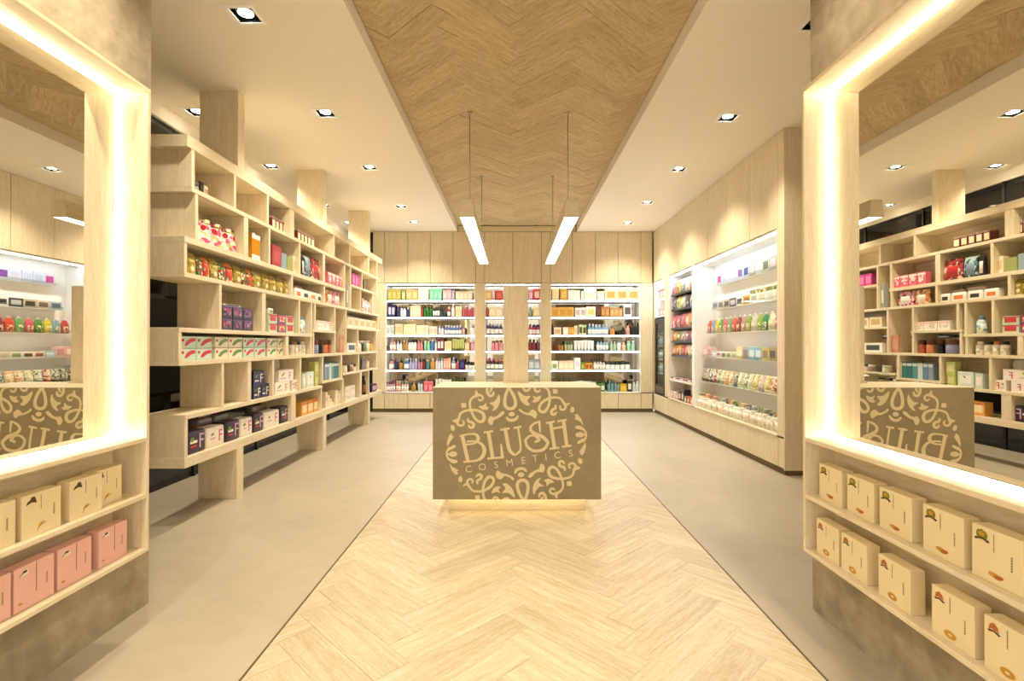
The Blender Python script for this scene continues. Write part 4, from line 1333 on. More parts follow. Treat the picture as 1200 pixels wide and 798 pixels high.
for i, c in enumerate(('#EADCC6', '#2A2320', '#A8785A', '#E9E0D0')):
    a = 405.0 + i * 3.7
    left_item(6, 'cream_jar', 'jar', '%s cosmetic jar' % ('cream', 'black', 'brown', 'white')[i], a, a + 3.5, .895, lambda w: jar(w, .10, pm(c), (P_WHT, pm('#4A3A2A'))[i % 2]))
left_item(6, 'framed_card', 'card', 'dark brown framed card', 424, 429.4, .895, lambda w: carton(w, .02, .17, pm('#4A3626'), pm('#6A5038')))
left_item(6, 'lotion_bottle', 'bottle', 'cream pump bottle', 430.6, 434.6, .895, lambda w: bottle(w, .2, P_CREAM, P_WHT, None, 2))
# --- bottom shelf
Z = .490
for i, (a, b) in enumerate([(219.6, 242), (242.8, 264), (265, 281.6), (282.4, 296.6), (297.6, 309.4), (310.2, 328.2), (329, 341.2)]):
    if i % 2 == 0:
        left_item(7, 'sanitary_pack', 'pack', 'dark purple pack with pale letter F', a, b, Z, lambda w: softpack(w, .12, .165, P_PURP) + [('letter', glyph('F', .105, .0012), P_LIL, (w * .26, .0005, .085)), ('caption', plate(w * .36, .02, .03)[0], P_WHT, (-w * .16, -.0004, .075)), ('flower', flat_poly(ellipse(-w * .24, .105, .022, .018)), P_GREEN), ('strip', plate(w * .3, .016, .03)[0], P_RED, (-w * .16, -.0004, .045))])
    else:
        left_item(7, 'sanitary_pack', 'pack', 'white pack with magenta letter F', a, b, Z, lambda w: softpack(w, .12, .155, P_WHT) + [('letter', glyph('F', .09, .0012), P_PINK, (w * .25, .0005, .08)), ('leaf', flat_poly(ellipse(-w * .2, .10, .022, .010, .3)), P_GREEN), ('caption', plate(w * .26, .014, .03)[0], P_LIL, (-w * .18, -.0004, .06))])
for i, (a, b) in enumerate([(232, 250), (252, 270), (296, 314), (316, 332)]):
    left_item(7, 'wrapped_pack', 'pack', 'grey film-wrapped pack behind the front row', a, b, Z, lambda w: softpack(w, .08, .205, pm('#6E675C', .2)), XF - .15)
for i in range(3):
    a = 353.8 + i * 7.0
    left_item(7, 'cracker_carton', 'box', 'orange and cream carton', a, a + 6.6, Z, lambda w: carton(w, .10, .155, pm('#E3A54E'), pm('#F0DDB0'), P_ORNG))
def steps(w):
    n = 4
    vs, fs = [], []
    d = .12
    prof = [(0, 0), (w, 0), (w, .05), (w * .75, .05), (w * .75, .10), (w * .5, .10), (w * .5, .15), (w * .25, .15), (w * .25, .20), (0, .20)]
    prof = [(x - w / 2, z) for x, z in prof]
    tri = tessellate_polygon([[Vector((x, z, 0)) for x, z in prof]])
    k = len(prof)
    vs = [(x, 0, z) for x, z in prof] + [(x, d, z) for x, z in prof]
    for t in tri:
        fs.append(tuple(t)); fs.append(tuple(i + k for i in t[::-1]))
    for i in range(k):
        j = (i + 1) % k
        fs.append((i, j, j + k, i + k))
    me = mesh_from('steps', vs, fs)
    return [('block', me, P_CREAM), ('caption', plate(w * .2, .06, .08)[0], pm('#D6B98A'), (-w * .36, -.0004, .08))]
left_item(7, 'stepped_display', 'display', 'cream stepped card display block', 381.8, 391.6, Z, steps)
left_item(7, 'pale_carton', 'box', 'tall cream carton', 393, 396.4, Z, lambda w: carton(w, .10, .19, P_CREAM, P_WHT))
left_item(7, 'pale_carton', 'box', 'shorter cream carton', 396.8, 400.4, Z, lambda w: carton(w, .10, .17, P_CREAM, P_WHT))
for a, b in ((405, 410.4), (410.8, 416.2)):
    for lv in (0, 1):
        left_item(7, 'pale_carton', 'box', '%s cream carton with grey dots' % ('lower', 'upper')[lv], a, b, Z + lv * .1006, lambda w: carton(w, .10, .10, P_WHT, PR_PALE))
left_item(7, 'wine_bottle', 'bottle', 'tall dark brown bottle', 427.8, 431.6, Z, lambda w: bottle(.085, .30, pm('#2B1A12', .2), pm('#1A1410'), pm('#8A5A3A'), 0))
left_item(7, 'perfume_carton', 'box', 'navy carton with pale label', 436, 441.6, Z, lambda w: carton(w, .07, .13, P_NAVY, P_LIL))

# ================================================================== PRODUCTS IN THE REAR NICHES
BY = BACK + .055                 # front line of the goods
BK = BY / F
ROWZ = [2.13, 1.81, 1.465, 1.165, 0.80, NZ0]
ROWN = ['top', 'second', 'third', 'fourth', 'fifth', 'bottom']
def rear_item(sh, kind, c, c2, x0, x1, h, z, desc):
    w = (x1 - x0) - .003
    xc = (x0 + x1) / 2
    m, m2 = pm(c), pm(c2)
    loc = (xc, BY, z + .0004)
    if kind == 'x':
        make('product_carton', 'box', sh, desc + ' carton', loc, 0, carton(w, min(.12, w * 1.2), h, m, m2))
    elif kind == 'b':
        w = min(w, .105)
        make('toiletry_bottle', 'bottle', sh, desc + ' bottle', loc, 0, bottle(w, h, m, m2, None, int(xc * 37) % 3))
    elif kind == 'l':
        w = min(w, .105)
        make('toiletry_bottle', 'bottle', sh, desc + ' labelled bottle', loc, 0, bottle(w, h, m, m2, P_WHT, int(xc * 37) % 2))
    elif kind == 'j':
        make('cosmetic_jar', 'jar', sh, desc + ' jar', loc, 0, jar(min(w, .13), h, m, m2))
    elif kind == 't':
        make('cream_tube', 'tube', sh, desc + ' tube', loc, 0, tube(min(w, .10), h, m, m2))
    elif kind == 's':
        make('soft_pack', 'pack', sh, desc + ' soft pack', loc, 0, softpack(w, .12, h, m, m2))

# (kind, colour, second colour, description, first x, last x, count, height) ; x in tenths of a pixel from the niche's own origin
LEFT_ROWS = [
    [('x', '#A99A4A', '#C4B66A', 'olive gold', 90, 245, 3, .18), ('x', '#8A9A5A', '#C8C49A', 'sage', 255, 300, 1, .17), ('x', '#B9A062', '#D2BE8A', 'tan', 308, 446, 2, .18),
     ('x', '#EBDCC0', '#F2E8D4', 'cream', 452, 572, 2, .19), ('x', '#6FC79A', '#9AD8B8', 'mint green', 584, 726, 3, .19), ('x', '#D8A0A8', '#EAC6C6', 'rose', 738, 838, 2, .17),
     ('x', '#A8A4C4', '#C8C4DA', 'lavender', 844, 876, 1, .16), ('x', '#EAC9A8', '#F2DEC4', 'peach', 886, 1082, 4, .15)],
    [('x', '#2A2A5A', '#C9C6DA', 'navy', 95, 178, 2, .21), ('b', '#2E3060', '#E4E2EA', 'navy', 190, 232, 1, .2), ('l', '#D8DAE4', '#3A4486', 'white and blue', 240, 308, 2, .18),
     ('b', '#3A3A72', '#E0DEE6', 'indigo', 312, 348, 1, .17), ('x', '#E9C8A8', '#F0DCC4', 'peach cream', 356, 480, 4, .19), ('b', '#B04038', '#7A2420', 'red', 484, 508, 1, .2),
     ('b', '#2E7A2C', '#1E4A1E', 'green', 514, 612, 3, .19), ('l', '#3C3A40', '#C8C4C0', 'charcoal', 620, 704, 3, .2), ('b', '#3A4A48', '#1A1C1E', 'dark grey', 708, 780, 2, .13),
     ('l', '#A83A38', '#E8DCD0', 'red', 788, 830, 1, .17), ('b', '#E8E4E0', '#D0CCC8', 'white', 836, 880, 1, .21), ('x', '#EBDDBC', '#E2CFA0', 'cream', 886, 962, 2, .18), ('b', '#C05A66', '#E8C8C8', 'rose red', 970, 1112, 5, .19)],
    [('x', '#D4D8D2', '#B4BCBC', 'pale grey', 72, 168, 2, .16), ('x', '#E2CDA6', '#D2B98A', 'beige', 180, 272, 1, .19), ('x', '#E6D9A0', '#F0E8C4', 'pale yellow', 280, 424, 3, .18),
     ('x', '#EFE2C6', '#E4CFA8', 'cream', 430, 572, 3, .16), ('x', '#F0E0D0', '#E8B8A8', 'cream and coral', 580, 672, 2, .14), ('b', '#D8D8E0', '#A8B0D0', 'pale lilac', 684, 752, 2, .16),
     ('l', '#5A74B0', '#DCE0EC', 'blue', 756, 958, 6, .16), ('b', '#E4B8B4', '#C87878', 'pink', 962, 1000, 1, .13), ('b', '#E4E2DC', '#6A6A6A', 'white', 1060, 1112, 1, .18)],
    [('b', '#4A4A38', '#2A2A22', 'dark olive', 78, 108, 1, .13), ('l', '#E0A8A0', '#B05A68', 'pink', 116, 186, 2, .18), ('b', '#DCE2E4', '#B8C8D0', 'white', 194, 262, 2, .17),
     ('b', '#C08A3A', '#E0B878', 'amber', 270, 324, 2, .18), ('l', '#E4E0DC', '#22244A', 'white with navy cap', 330, 432, 3, .18), ('b', '#E08A84', '#F0B8B0', 'coral', 440, 506, 2, .17),
     ('b', '#8AD0A8', '#D0EAD8', 'mint', 516, 588, 2, .16), ('b', '#4A7CB8', '#B8D0E8', 'blue', 592, 638, 1, .18), ('b', '#E4E4E4', '#C0C0C8', 'white', 642, 672, 1, .17),
     ('x', '#6A1A34', '#E8E0DC', 'maroon', 676, 748, 2, .2), ('x', '#EFDDB0', '#E4CC90', 'yellow cream', 758, 842, 2, .16), ('t', '#B8C070', '#4A5A2A', 'green', 850, 992, 5, .19), ('x', '#E0B880', '#F0D8B0', 'tan', 996, 1052, 1, .14), ('b', '#D8A0B0', '#F0D0D8', 'pink', 1060, 1112, 1, .18)],
    [('l', '#C08A90', '#8A4A78', 'mauve', 104, 164, 1, .18), ('b', '#26284A', '#8A8ABA', 'navy', 170, 216, 1, .19), ('b', '#A87A2A', '#6A4A1A', 'amber', 224, 268, 1, .17), ('l', '#4A74A8', '#D0DCEA', 'blue', 278, 342, 1, .18),
     ('b', '#A8A8D0', '#E0E0EE', 'lavender', 346, 438, 3, .19), ('b', '#B8788A', '#4A2A3A', 'plum pink', 444, 502, 2, .18), ('b', '#7A2430', '#3A1218', 'dark red', 504, 534, 1, .17), ('b', '#2E7A8A', '#B0D4DA', 'teal', 540, 582, 1, .17),
     ('b', '#C08A3A', '#E8B8A0', 'amber', 586, 648, 1, .18), ('b', '#D8DCE4', '#A0A8B8', 'white', 652, 742, 3, .19), ('x', '#E09A84', '#F0C8B4', 'coral', 746, 832, 3, .19), ('l', '#7A8AA8', '#B8C4D8', 'slate blue', 836, 890, 1, .2),
     ('b', '#A84A5A', '#E0A8B0', 'rose', 892, 934, 1, .14), ('x', '#24245A', '#4A4A8A', 'navy', 940, 992, 1, .17), ('j', '#E4E0D8', '#2A2A2A', 'white', 1000, 1112, 3, .12)],
    [('l', '#C8A0B0', '#8A4A6A', 'pink', 74, 182, 4, .16), ('l', '#D88A84', '#F0D8D0', 'coral', 190, 246, 2, .17), ('l', '#D8D4CC', '#8A8A90', 'white', 252, 338, 3, .16), ('b', '#B08A2A', '#E8E0D0', 'amber', 368, 424, 1, .15),
     ('b', '#C8D8E0', '#4A6A8A', 'pale blue', 444, 506, 2, .18), ('s', '#D86A7A', '#E89AA4', 'pink red', 514, 622, 2, .17), ('t', '#E4E4D8', '#A8C0A8', 'white', 650, 840, 5, .2), ('l', '#B8C49A', '#5A6A3A', 'sage', 850, 990, 4, .21), ('j', '#E4E8E4', '#B0C4C0', 'white', 1000, 1112, 3, .14)],
]
RIGHT_ROWS = [
    [('x', '#E0BE82', '#EAD0A0', 'tan', 70, 152, 1, .2), ('x', '#C9993A', '#DDB868', 'amber', 166, 248, 1, .19), ('x', '#EFE4CC', '#F6EEDC', 'cream white', 258, 398, 2, .17), ('x', '#F0E8DA', '#E8DCC8', 'white', 410, 442, 1, .15),
     ('s', '#F0E6D2', '#E8DCC0', 'large cream', 446, 594, 1, .19), ('x', '#EFE0C2', '#F4EAD4', 'cream', 600, 684, 1, .15), ('x', '#F0DCAE', '#E09A54', 'cream and orange', 694, 1092, 3, .19)],
    [('x', '#D4A850', '#C49438', 'gold', 60, 326, 3, .16), ('x', '#EDE6DA', '#B8A8B0', 'white curl print', 338, 468, 2, .16), ('x', '#F0EADC', '#C8C478', 'white leaf print', 474, 582, 1, .17), ('x', '#4A2E1C', '#6A442A', 'dark brown', 590, 642, 1, .19),
     ('x', '#A8743A', '#C48E52', 'brown', 646, 744, 2, .18), ('x', '#B88A50', '#D0A874', 'light brown', 750, 898, 3, .15), ('x', '#F0EEE8', '#5A504A', 'white with dark picture', 908, 1004, 1, .21)],
    [('b', '#2A2622', '#14120F', 'black', 58, 88, 1, .18), ('x', '#EAD9B8', '#D0A878', 'cream', 92, 178, 1, .13), ('x', '#E4DAC8', '#F0E8DA', 'pale', 198, 262, 1, .13), ('x', '#D8943A', '#E8B870', 'orange', 266, 328, 2, .13),
     ('x', '#EADFB8', '#D8C890', 'cream', 332, 368, 1, .16), ('x', '#C8CCA0', '#4A4A24', 'pale green', 384, 472, 2, .17), ('l', '#7AA8CC', '#DCE8F0', 'light blue', 492, 730, 6, .18), ('b', '#D8964A', '#3A2A1A', 'orange', 756, 806, 2, .14),
     ('j', '#3A2A22', '#1A1412', 'dark', 850, 930, 2, .08), ('b', '#C89A90', '#E0C0B8', 'dusty pink', 936, 988, 1, .16), ('b', '#242C2A', '#101412', 'black', 1002, 1092, 3, .2)],
    [('b', '#6A2E18', '#3A1A10', 'brown', 60, 134, 3, .15), ('b', '#A0743A', '#5A3A1A', 'amber', 138, 206, 2, .13), ('j', '#A8B08A', '#5A6A4A', 'olive glass', 214, 316, 3, .16), ('t', '#E8E6DE', '#C0C8D0', 'white', 326, 562, 6, .17),
     ('l', '#8AB0BC', '#3A5A6A', 'blue glass', 592, 734, 4, .18), ('b', '#A8C8A0', '#E0E8D8', 'green glass', 748, 824, 2, .16), ('l', '#E0E4E4', '#8A9A9A', 'white', 832, 882, 1, .17), ('b', '#E0B08A', '#F0D8C0', 'peach', 886, 942, 1, .14), ('b', '#A0D0B0', '#D8ECE0', 'mint glass', 948, 1046, 2, .17)],
    [('s', '#E4E8D8', '#8AA05A', 'white and green', 58, 144, 1, .14), ('x', '#F0D8B0', '#F6E8D0', 'peach cream', 150, 322, 3, .15), ('s', '#ECECEA', '#D8D8E0', 'white', 326, 406, 1, .2), ('x', '#7A8A34', '#A8B050', 'olive green', 410, 452, 1, .12), ('x', '#D0AA3A', '#A83A2A', 'yellow', 458, 544, 2, .12),
     ('l', '#C8C4B8', '#4A3A34', 'grey', 556, 694, 4, .16), ('j', '#ECEEE8', '#2A3430', 'white dark-centred', 698, 986, 5, .13)],
    [('b', '#C8B890', '#8A6A3A', 'clear amber', 58, 204, 4, .18), ('b', '#A8B8A8', '#5A6A5A', 'grey green', 212, 306, 3, .19), ('t', '#DCE4DC', '#A8B8A8', 'white', 312, 484, 5, .17), ('x', '#E8E4EC', '#8A5AA0', 'white and violet', 506, 584, 1, .15),
     ('x', '#4A8A3A', '#E0E8D8', 'green and white', 588, 690, 2, .13), ('b', '#6A9AA0', '#3A5A60', 'teal glass', 718, 796, 2, .17), ('b', '#8AA8B0', '#4A6068', 'grey glass', 800, 862, 2, .16), ('x', '#D8B020', '#E8CC5A', 'yellow', 866, 944, 1, .13), ('x', '#2A2622', '#F0E8D8', 'black and white', 952, 1004, 1, .17), ('b', '#D0DCDC', '#E8ECEC', 'clear', 1010, 1092, 2, .16)],
]
MID_ROWS = [
    [('x', '#D8A860', '#E8C890', 'tan', 52, 96, 1, .16), ('x', '#D0A0B0', '#E8C8D0', 'pink', 98, 118, 1, .19), ('x', '#B83A2A', '#D0604A', 'red', 122, 172, 1, .16), ('x', '#D08AA0', '#E8B8C4', 'pink', 352, 382, 1, .17), ('x', '#C43A34', '#F0C8B8', 'red', 386, 430, 1, .19)],
    [('b', '#B84A38', '#7A2A20', 'red', 56, 74, 1, .17), ('x', '#E4CFA4', '#F0E2C4', 'cream', 76, 172, 2, .17), ('b', '#8AA078', '#4A5A3A', 'green', 352, 378, 1, .16), ('x', '#EAD090', '#F4E4BC', 'yellow cream', 382, 430, 1, .16)],
    [('l', '#3A3A5A', '#DCDCE4', 'navy', 58, 172, 4, .2), ('l', '#A83A5A', '#2A2A5A', 'red and navy', 352, 430, 3, .18)],
    [('b', '#D88A90', '#8A5A2A', 'pink', 92, 172, 3, .17), ('b', '#7A2A34', '#3A1A1A', 'maroon', 352, 430, 3, .19)],
    [('l', '#4A2A34', '#C8788A', 'dark plum', 58, 172, 4, .18), ('x', '#9AA4AC', '#C8D0D4', 'grey', 352, 430, 2, .17)],
    [('b', '#D8A0A0', '#F0D8D0', 'pale pink', 92, 172, 3, .14), ('j', '#8A6A4A', '#5A4A3A', 'brown', 352, 430, 2, .13)],
]
def fill(rows, origin, step, nm):
    for r, row in enumerate(rows):
        sh = Shelf('%s shelf of %s niche' % (ROWN[r], nm), 'goods on the %s shelf of the %s niche' % (ROWN[r], nm))
        for kind, c, c2, desc, a, b, n, h in row:
            xa = (origin + a * step - VX) * BK
            xb = (origin + b * step - VX) * BK
            k = (xb - xa) / n
            for i in range(n):
                rear_item(sh, kind, c, c2, xa + i * k, xa + (i + 1) * k, h * 1.18 * (1 + .03 * math.sin(i * 5 + a)), ROWZ[r], desc)
fill(LEFT_ROWS, 445, .1, 'left rear')
fill(RIGHT_ROWS, 640, .1, 'right rear')
fill(MID_ROWS, 560, 1 / 5.91, 'middle rear')

# ================================================================== RIGHT WALL: PRODUCTS IN THE LARGE NICHE
RR = -math.pi / 2
def RY(px, X):
    return X * F / (px - VX)
def tray(xf, z, y0, y1, lip, label):
    r = empty('display_tray', (xf, (y0 + y1) / 2, z))
    tag(r, label, 'tray', 'acrylic trays in the right-hand niche')
    Bs = r.location
    xb = XR + .299
    box('base', xf, xb, y0, y1, z - .003, z, FROST, r, 0, Bs)
    box('lip', xf, xf + .004, y0, y1, z + .0002, z + lip, ACRYL, r, 0, Bs)
    box('end', xf + .0045, xb, y0, y0 + .004, z + .0002, z + lip, ACRYL, r, 0, Bs)
    box('end', xf + .0045, xb, y1 - .004, y1, z + .0002, z + lip, ACRYL, r, 0, Bs)
TR = [(2.90, 2.125, 7.30), (2.865, 1.785, 7.38), (2.815, 1.449, 7.46), (2.77, 1.112, 7.49), (2.735, .765, 7.51)]
for i, (xf, z, yf) in enumerate(TR):
    tray(xf, z, 5.22, yf, .045, 'clear acrylic display tray, %s from the top in the bright right-hand niche' % ordw(i + 1))
def right_row(i, items, depth=.0):
    """items run from the far end (left in view) to the near end"""
    sh = Shelf('%s tray of right niche' % ROWN[i] if i < 5 else 'floor of right niche', 'products on the %s row of the right niche' % ROWN[i])
    if i < 5:
        xf, z, yf = TR[i]
        y = yf - .012
    else:
        xf, z, y = XR + .02, RZ0, 7.535
    for name, cat, desc, w, build in items:
        if y - w < 5.235:
            break
        make(name, cat, sh, desc, (xf + .008, y - w / 2, z + .0004), RR, build(w - .004))
        y -= w
def rp_(c, c2): return lambda w: carton(w, .06, .165, pm(c), pm(c2))
row = []
for c, c2, d in [('#E8DCE4', '#C8408E', 'white and magenta'), ('#DCE0EA', '#C4CCE0', 'pale blue'), ('#E4E6EE', '#D0D4E4', 'pale lilac'), ('#E6E6F0', '#D8D4E4', 'pale lilac'),
                 ('#ECECF4', '#8A4AA0', 'white and violet'), ('#DDE2F0', '#3A4A8A', 'white and blue'), ('#C8B29A', '#E6DCCC', 'tan'), ('#DCE0D8', '#C8CCC8', 'pale green'), ('#D4C8A8', '#6A6A54', 'khaki'), ('#B8AC90', '#D8B8B0', 'grey khaki'), ('#C8B89A', '#E0D4BC', 'sand')]:
    row.append(('body_care_carton', 'box', d + ' carton', .165, rp_(c, c2)))
right_row(0, row)
row = []
for k, (c, c2, d) in enumerate([('#A8B4C0', '#5A6A7A', 'grey blue'), ('#C8BCA8', '#6A5A4A', 'beige'), ('#B8A890', '#3A342A', 'taupe'), ('#3A3A3A', '#B8B8B8', 'black'), ('#E0DCD4', '#2A2A2A', 'white'), ('#D8AA3A', '#8A5A1A', 'yellow'), ('#E4DCC8', '#A8A490', 'cream'), ('#E0D8C4', '#C8C0A8', 'cream'), ('#E4DECE', '#C8C4B0', 'cream'), ('#DED6C0', '#B8B49A', 'cream'), ('#E0DCCC', '#A8AC98', 'cream')]):
    def bb(w, c=c, c2=c2, k=k):
        p = carton(w, .07, .115, pm(c), pm(c2))
        if k >= 6:
            p.append(('lid', boxmesh(w, .07, .045, .001, 1, True), printed('leaf_lid_print', ['#5A7A2E', '#8AA048', '#A8483A', '#C8CC90', '#3E5A24'], 30), (0, 0, .1155)))
        return p
    row.append(('herbal_carton', 'box', d + ' carton', .195, bb))
right_row(1, row)
row = []
for c, d in [('#B84A48', 'red'), ('#7A9AA8', 'grey blue'), ('#C8B82E', 'yellow'), ('#5A8A3A', 'green'), ('#C85A6A', 'rose'), ('#6A9A58', 'green'), ('#C84A2E', 'orange red'), ('#8A3030', 'dark red'), ('#A88A80', 'taupe'),
             ('#7A9A2E', 'lime green'), ('#C8BCB0', 'pale'), ('#8AA83A', 'lime green'), ('#2E7A4A', 'emerald'), ('#D8D4B0', 'cream'), ('#B8908A', 'dusty pink'), ('#A85A4A', 'terracotta'), ('#C8C090', 'straw')]:
    def pp(w, c=c):
        hd = .028
        p = [('pouch', rings([(0, w * .44, hd * .9, hd), (.012, w * .48, hd, hd), (.09, w * .48, hd, hd), (.125, w * .47, hd * .8, hd), (.155, w * .36, hd * .45, hd), (.178, w * .30, hd * .35, hd), (.185, w * .22, hd * .3, hd)], 20, 4.0), pm(c)),
             ('label', rings([(.014, w * .40, hd * 1.0, hd - .0015), (.085, w * .40, hd * 1.0, hd - .0015), (.10, w * .36, hd * .95, hd - .0015)], 20, 4.0), printed('fruit_label_' + c[1:].lower(), [c, '#E8E0C8', c, '#F0D8A8'], 60)),
             ('fruit', flat_poly(ellipse(0, .118, w * .26, .018)), pm(c))]
        p.append(('screw_cap', lathe([(.013, 0), (.013, .02)], 10, .0), pm('#E8E4DC'), (0, .028, .1855)))
        return p
    row.append(('squeeze_pouch', 'pouch', d + ' spouted pouch', .136, pp))
right_row(2, row)
row = []
for k, (c, c2, d) in enumerate([('#E0A8A8', '#F0D8D4', 'pink floral'), ('#D8B8B0', '#C88A90', 'pink floral'), ('#A8C4D0', '#E0E8EA', 'pale blue'), ('#E8DCD0', '#A8503A', 'cream and red'), ('#EAE2D4', '#6A4A3A', 'cream and brown'), ('#E4DED0', '#8AA068', 'cream and green'), ('#DCD4BC', '#C0B89A', 'straw'), ('#E0D08A', '#F0E4B8', 'yellow'), ('#B8A4A0', '#7A6A78', 'mauve'), ('#8ABCCC', '#CFE4EA', 'sky blue'), ('#7FB4C8', '#CFE0EA', 'sky blue'), ('#C8B84A', '#8A7A2A', 'mustard'), ('#A8925A', '#4A3A2A', 'brown'), ('#8A8A6A', '#2A2A22', 'olive')]):
    row.append(('herbal_carton', 'box', d + ' carton', .16, (lambda w, c=c, c2=c2, k=k: carton(w, .07, .085 if 2 <= k <= 6 else .15, pm(c), pm(c2)))))
right_row(3, row)
row = []
for k, (c, c2, d) in enumerate([('#B08A84', '#5A3A3A', 'mauve'), ('#A8A490', '#4A3A3A', 'grey'), ('#C8CCB8', '#2A3A34', 'pale green'), ('#C8B0A0', '#A83A30', 'beige'), ('#C8D0B8', '#3A5A3A', 'pale green'), ('#D4D49A', '#8A9A3A', 'pale lime'), ('#D8C8A0', '#D08A3A', 'straw'), ('#E0A85A', '#D8DCC8', 'apricot'), ('#A8A8A0', '#4A4A58', 'grey'), ('#C8D48A', '#E0E4C8', 'lime'), ('#8A9A8A', '#C8D0A8', 'sage'), ('#B8CC9A', '#E4E4C8', 'pale green'), ('#C8A82E', '#E4D89A', 'mustard'), ('#D8C0B8', '#A88AA0', 'pale pink'), ('#C8B02E', '#E8E0B0', 'mustard'), ('#B85A48', '#E8D0C0', 'terracotta'), ('#A84A48', '#3A2A2A', 'brick red')]):
    row.append(('cream_tube', 'tube', d + ' standing tube', .132, (lambda w, c=c, c2=c2: tube(w, .185, printed('tube_' + c[1:].lower(), [c, '#E8E4D0', c2, c, '#D8D4B8'], 60), pm(c2)))))
right_row(4, row)
row = []
rr = random.Random(5)
for k in range(25):
    c2, d = [('#B4BE78', 'pale green'), ('#6A6A5A', 'grey'), ('#E0BC84', 'pale orange'), ('#C4BECC', 'lilac'), ('#A8B298', 'sage'), ('#D89A88', 'coral')][rr.randrange(6)]
    row.append(('spray_bottle', 'bottle', 'clear bottle with %s top' % d, .092, (lambda w, c2=c2, k=k: bottle(w, .21, pm(['#DCDCC8', '#E4DCC8', '#D4D8C4', '#E0D4C8'][k % 4]), pm(c2), PR_PALE if k % 2 else P_WHT, 2 if k % 3 else 1))))
right_row(5, row)

# ---- snack column
HK = BLACK
SR = [(2.115, .24, 5, 'top'), (1.86, .225, 5, 'second'), (1.545, .25, 5, 'third'), (1.33, .19, 5, 'fourth'), (1.10, .19, 5, 'fifth')]
SC = [['#C86A78', '#C8B43A', '#7A8A8A', '#E0D8CC', '#C8744A'], ['#5A4A78', '#C8C83A', '#C8C4C0', '#3A3448', '#B8B0A8'], ['#C83A4A', '#8A3040', '#C84A50', '#D88A5A', '#C87A48'],
      ['#D8A02E', '#8A8A3A', '#B8A090', '#8A4A5A', '#A86A4A'], ['#C8744A', '#D8A03A', '#B84A3A', '#D8B08A', '#E0D4C4']]
for i, (z, h, n, nm) in enumerate(SR):
    rk = empty('snack_rack', (2.71, 8.2, z))
    tag(rk, 'black wire rack holding snack bags, %s from the top of snack bay' % ordw(i + 1), 'rack', 'racks in the snack bay')
    y0, y1 = 7.67, 8.76
    box('rail', 2.715, 2.975, y0, y1, z - .012, z - .0005, HK, rk, 0, rk.location)
    box('front_wire', 2.707, 2.7135, y0, y1, z, z + .02, HK, rk, 0, rk.location)
    sh = Shelf('%s rack of snack bay' % nm, 'snack bags in the snack bay')
    k = (y1 - y0 - .02) / n
    for j in range(n):
        c = SC[i][j]
        make('snack_bag', 'bag', sh, 'shiny bag of snacks', (2.72, y1 - .01 - (j + .5) * k, z + .0002), RR,
             pouch(k - .006, .10, h, pm(c, .25), printed('snack_' + c[1:].lower(), [c, '#F0E4C8', c, '#3A2A22'], 22), pm(c, .25)))
rk = empty('candy_shelf', (2.80, 8.2, .70))
tag(rk, 'slim shelf of wrapped bars in snack bay', 'shelf')
box('board', XR + .01, XR + .299, 7.668, 8.787, .68, .695, W_Y, rk, 0, rk.location)
box('lip', XR + .004, XR + .0095, 7.668, 8.787, .68, .715, WHITE, rk, 0, rk.location)
sh = Shelf('slim shelf of snack bay', 'wrapped bars in the snack bay')
for j in range(9):
    make('snack_bar', 'bar', sh, 'wrapped snack bar', (XR + .015, 8.72 - j * .12, .6954), RR, softpack(.11, .16, .04, pm(['#5A3038', '#E8D8D8', '#8A3A4A'][j % 3]), pm(['#E8E0DC', '#A83A5A', '#F0E8E0'][j % 3])))
sh = Shelf('floor of snack bay', 'goods on the floor of the snack bay')
for j, (c, d) in enumerate([('#C8A898', 'beige'), ('#D8C0B0', 'cream'), ('#A89890', 'taupe'), ('#2A2426', 'black'), ('#3A3034', 'dark'), ('#6A8A4A', 'green'), ('#C83A34', 'red'), ('#D87A4A', 'orange')]):
    make('snack_bag', 'bag', sh, d + ' packet', (XR + .02, 8.70 - j * .135, RZ0 + .0004), RR, softpack(.125, .12, (.12, .12, .11, .17, .19, .10, .11, .10)[j], pm(c, .3), pm('#E8DCC8')))

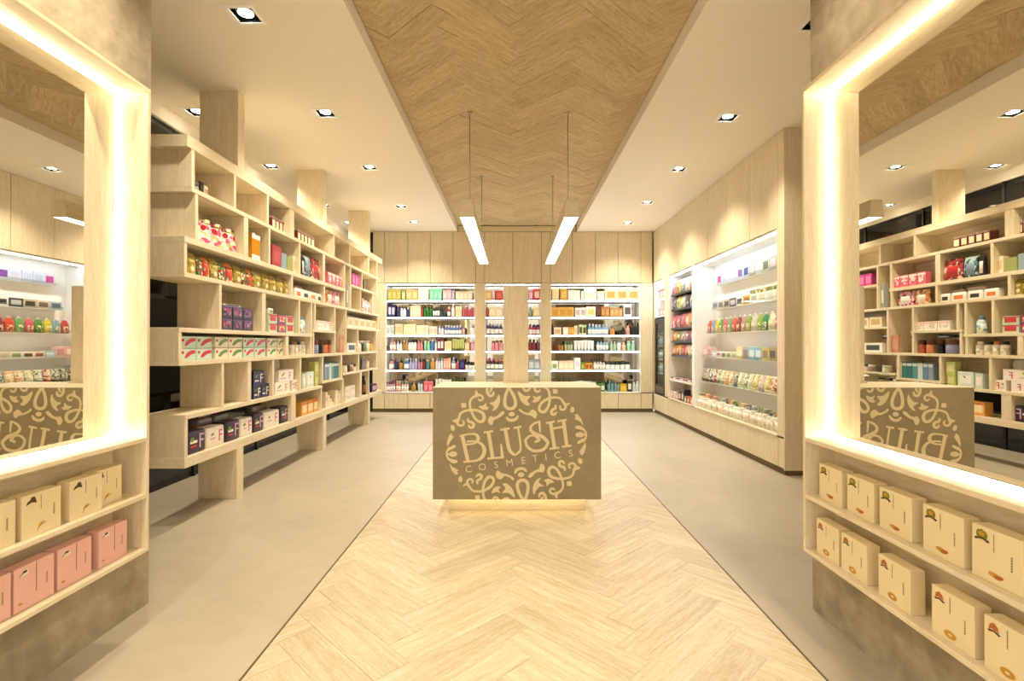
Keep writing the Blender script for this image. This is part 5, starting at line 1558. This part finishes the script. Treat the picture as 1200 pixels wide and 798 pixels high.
# ---- boxes above the refrigerator, and the refrigerator
sh = Shelf('shelves above the refrigerator', 'cartons above the refrigerator')
for z in (2.135, 1.815):
    for j in range(3):
        make('product_carton', 'box', sh, ('coral' if z > 2 else 'pink') + ' carton', (XR + .06, 9.60 - j * .17, z + .0004), RR,
             carton(.15, .10, .17 if z > 2 else .13, pm('#D8897A' if z > 2 else '#D88A98'), pm('#F0D0C4'), pm('#A83A34') if z > 2 else None))
fr = empty('refrigerator', (XR + .15, 9.37, .39))
tag(fr, 'narrow black built-in refrigerator with glass door in the right corner', 'refrigerator')
FBs = fr.location
FY0, FY1, FZ0, FZ1 = 9.045, 9.685, .39, 1.765
box('cabinet_side', XR + .03, XR + .295, FY0, FY0 + .02, FZ0, FZ1, BLACKG, fr, 0, FBs)
box('cabinet_side', XR + .03, XR + .295, FY1 - .02, FY1, FZ0, FZ1, BLACKG, fr, 0, FBs)
box('cabinet_back', XR + .28, XR + .295, FY0 + .0205, FY1 - .0205, FZ0, FZ1, WHITE, fr, 0, FBs)
box('cabinet_top', XR + .03, XR + .2795, FY0 + .0205, FY1 - .0205, FZ1 - .03, FZ1, BLACKG, fr, 0, FBs)
box('cabinet_base', XR + .03, XR + .2795, FY0 + .0205, FY1 - .0205, FZ0, FZ0 + .16, BLACKG, fr, 0, FBs)
dr = box('door', XR + .0, XR + .028, FY0, FY0 + .10, FZ0, FZ1, BLACK, fr, 0, FBs)
box('door_stile', XR + .0, XR + .028, FY1 - .10, FY1, FZ0, FZ1, BLACK, fr, 0, FBs)
box('door_rail', XR + .0, XR + .028, FY0 + .1005, FY1 - .1005, FZ1 - .09, FZ1, BLACK, fr, 0, FBs)
box('door_rail', XR + .0, XR + .028, FY0 + .1005, FY1 - .1005, FZ0, FZ0 + .17, BLACK, fr, 0, FBs)
for j in range(4):
    box('grille_slot', XR - .003, XR - .0005, FY0 + .08, FY1 - .08, FZ0 + .03 + j * .03, FZ0 + .04 + j * .03, STEEL, fr, 0, FBs)
box('door_glass', XR + .010, XR + .016, FY0 + .1005, FY1 - .1005, FZ0 + .1705, FZ1 - .0905, GLASS, fr, 0, FBs)
box('led_strip', XR + .05, XR + .07, FY0 + .05, FY1 - .05, FZ1 - .038, FZ1 - .0305, emit('fridge_led', LED_COOL, 40.0), fr, 0, FBs)
for z in (.75, 1.0, 1.25, 1.5):
    box('wire_shelf', XR + .04, XR + .279, FY0 + .021, FY1 - .021, z - .008, z, STEEL, fr, 0, FBs)
sh = Shelf('refrigerator', 'drinks in the refrigerator')
for z in (.75, 1.0, 1.25):
    for j in range(5):
        c = ('#C8DCE8', '#E4E8EA', '#9AB8C8')[int(z * 4) % 3]
        make('drink_bottle', 'bottle', sh, 'pale drink bottle', (XR + .05, 9.63 - .03 - j * .115, z + .0004), RR, bottle(.075, .2, pm(c), P_WHT, P_SLATE, 0))
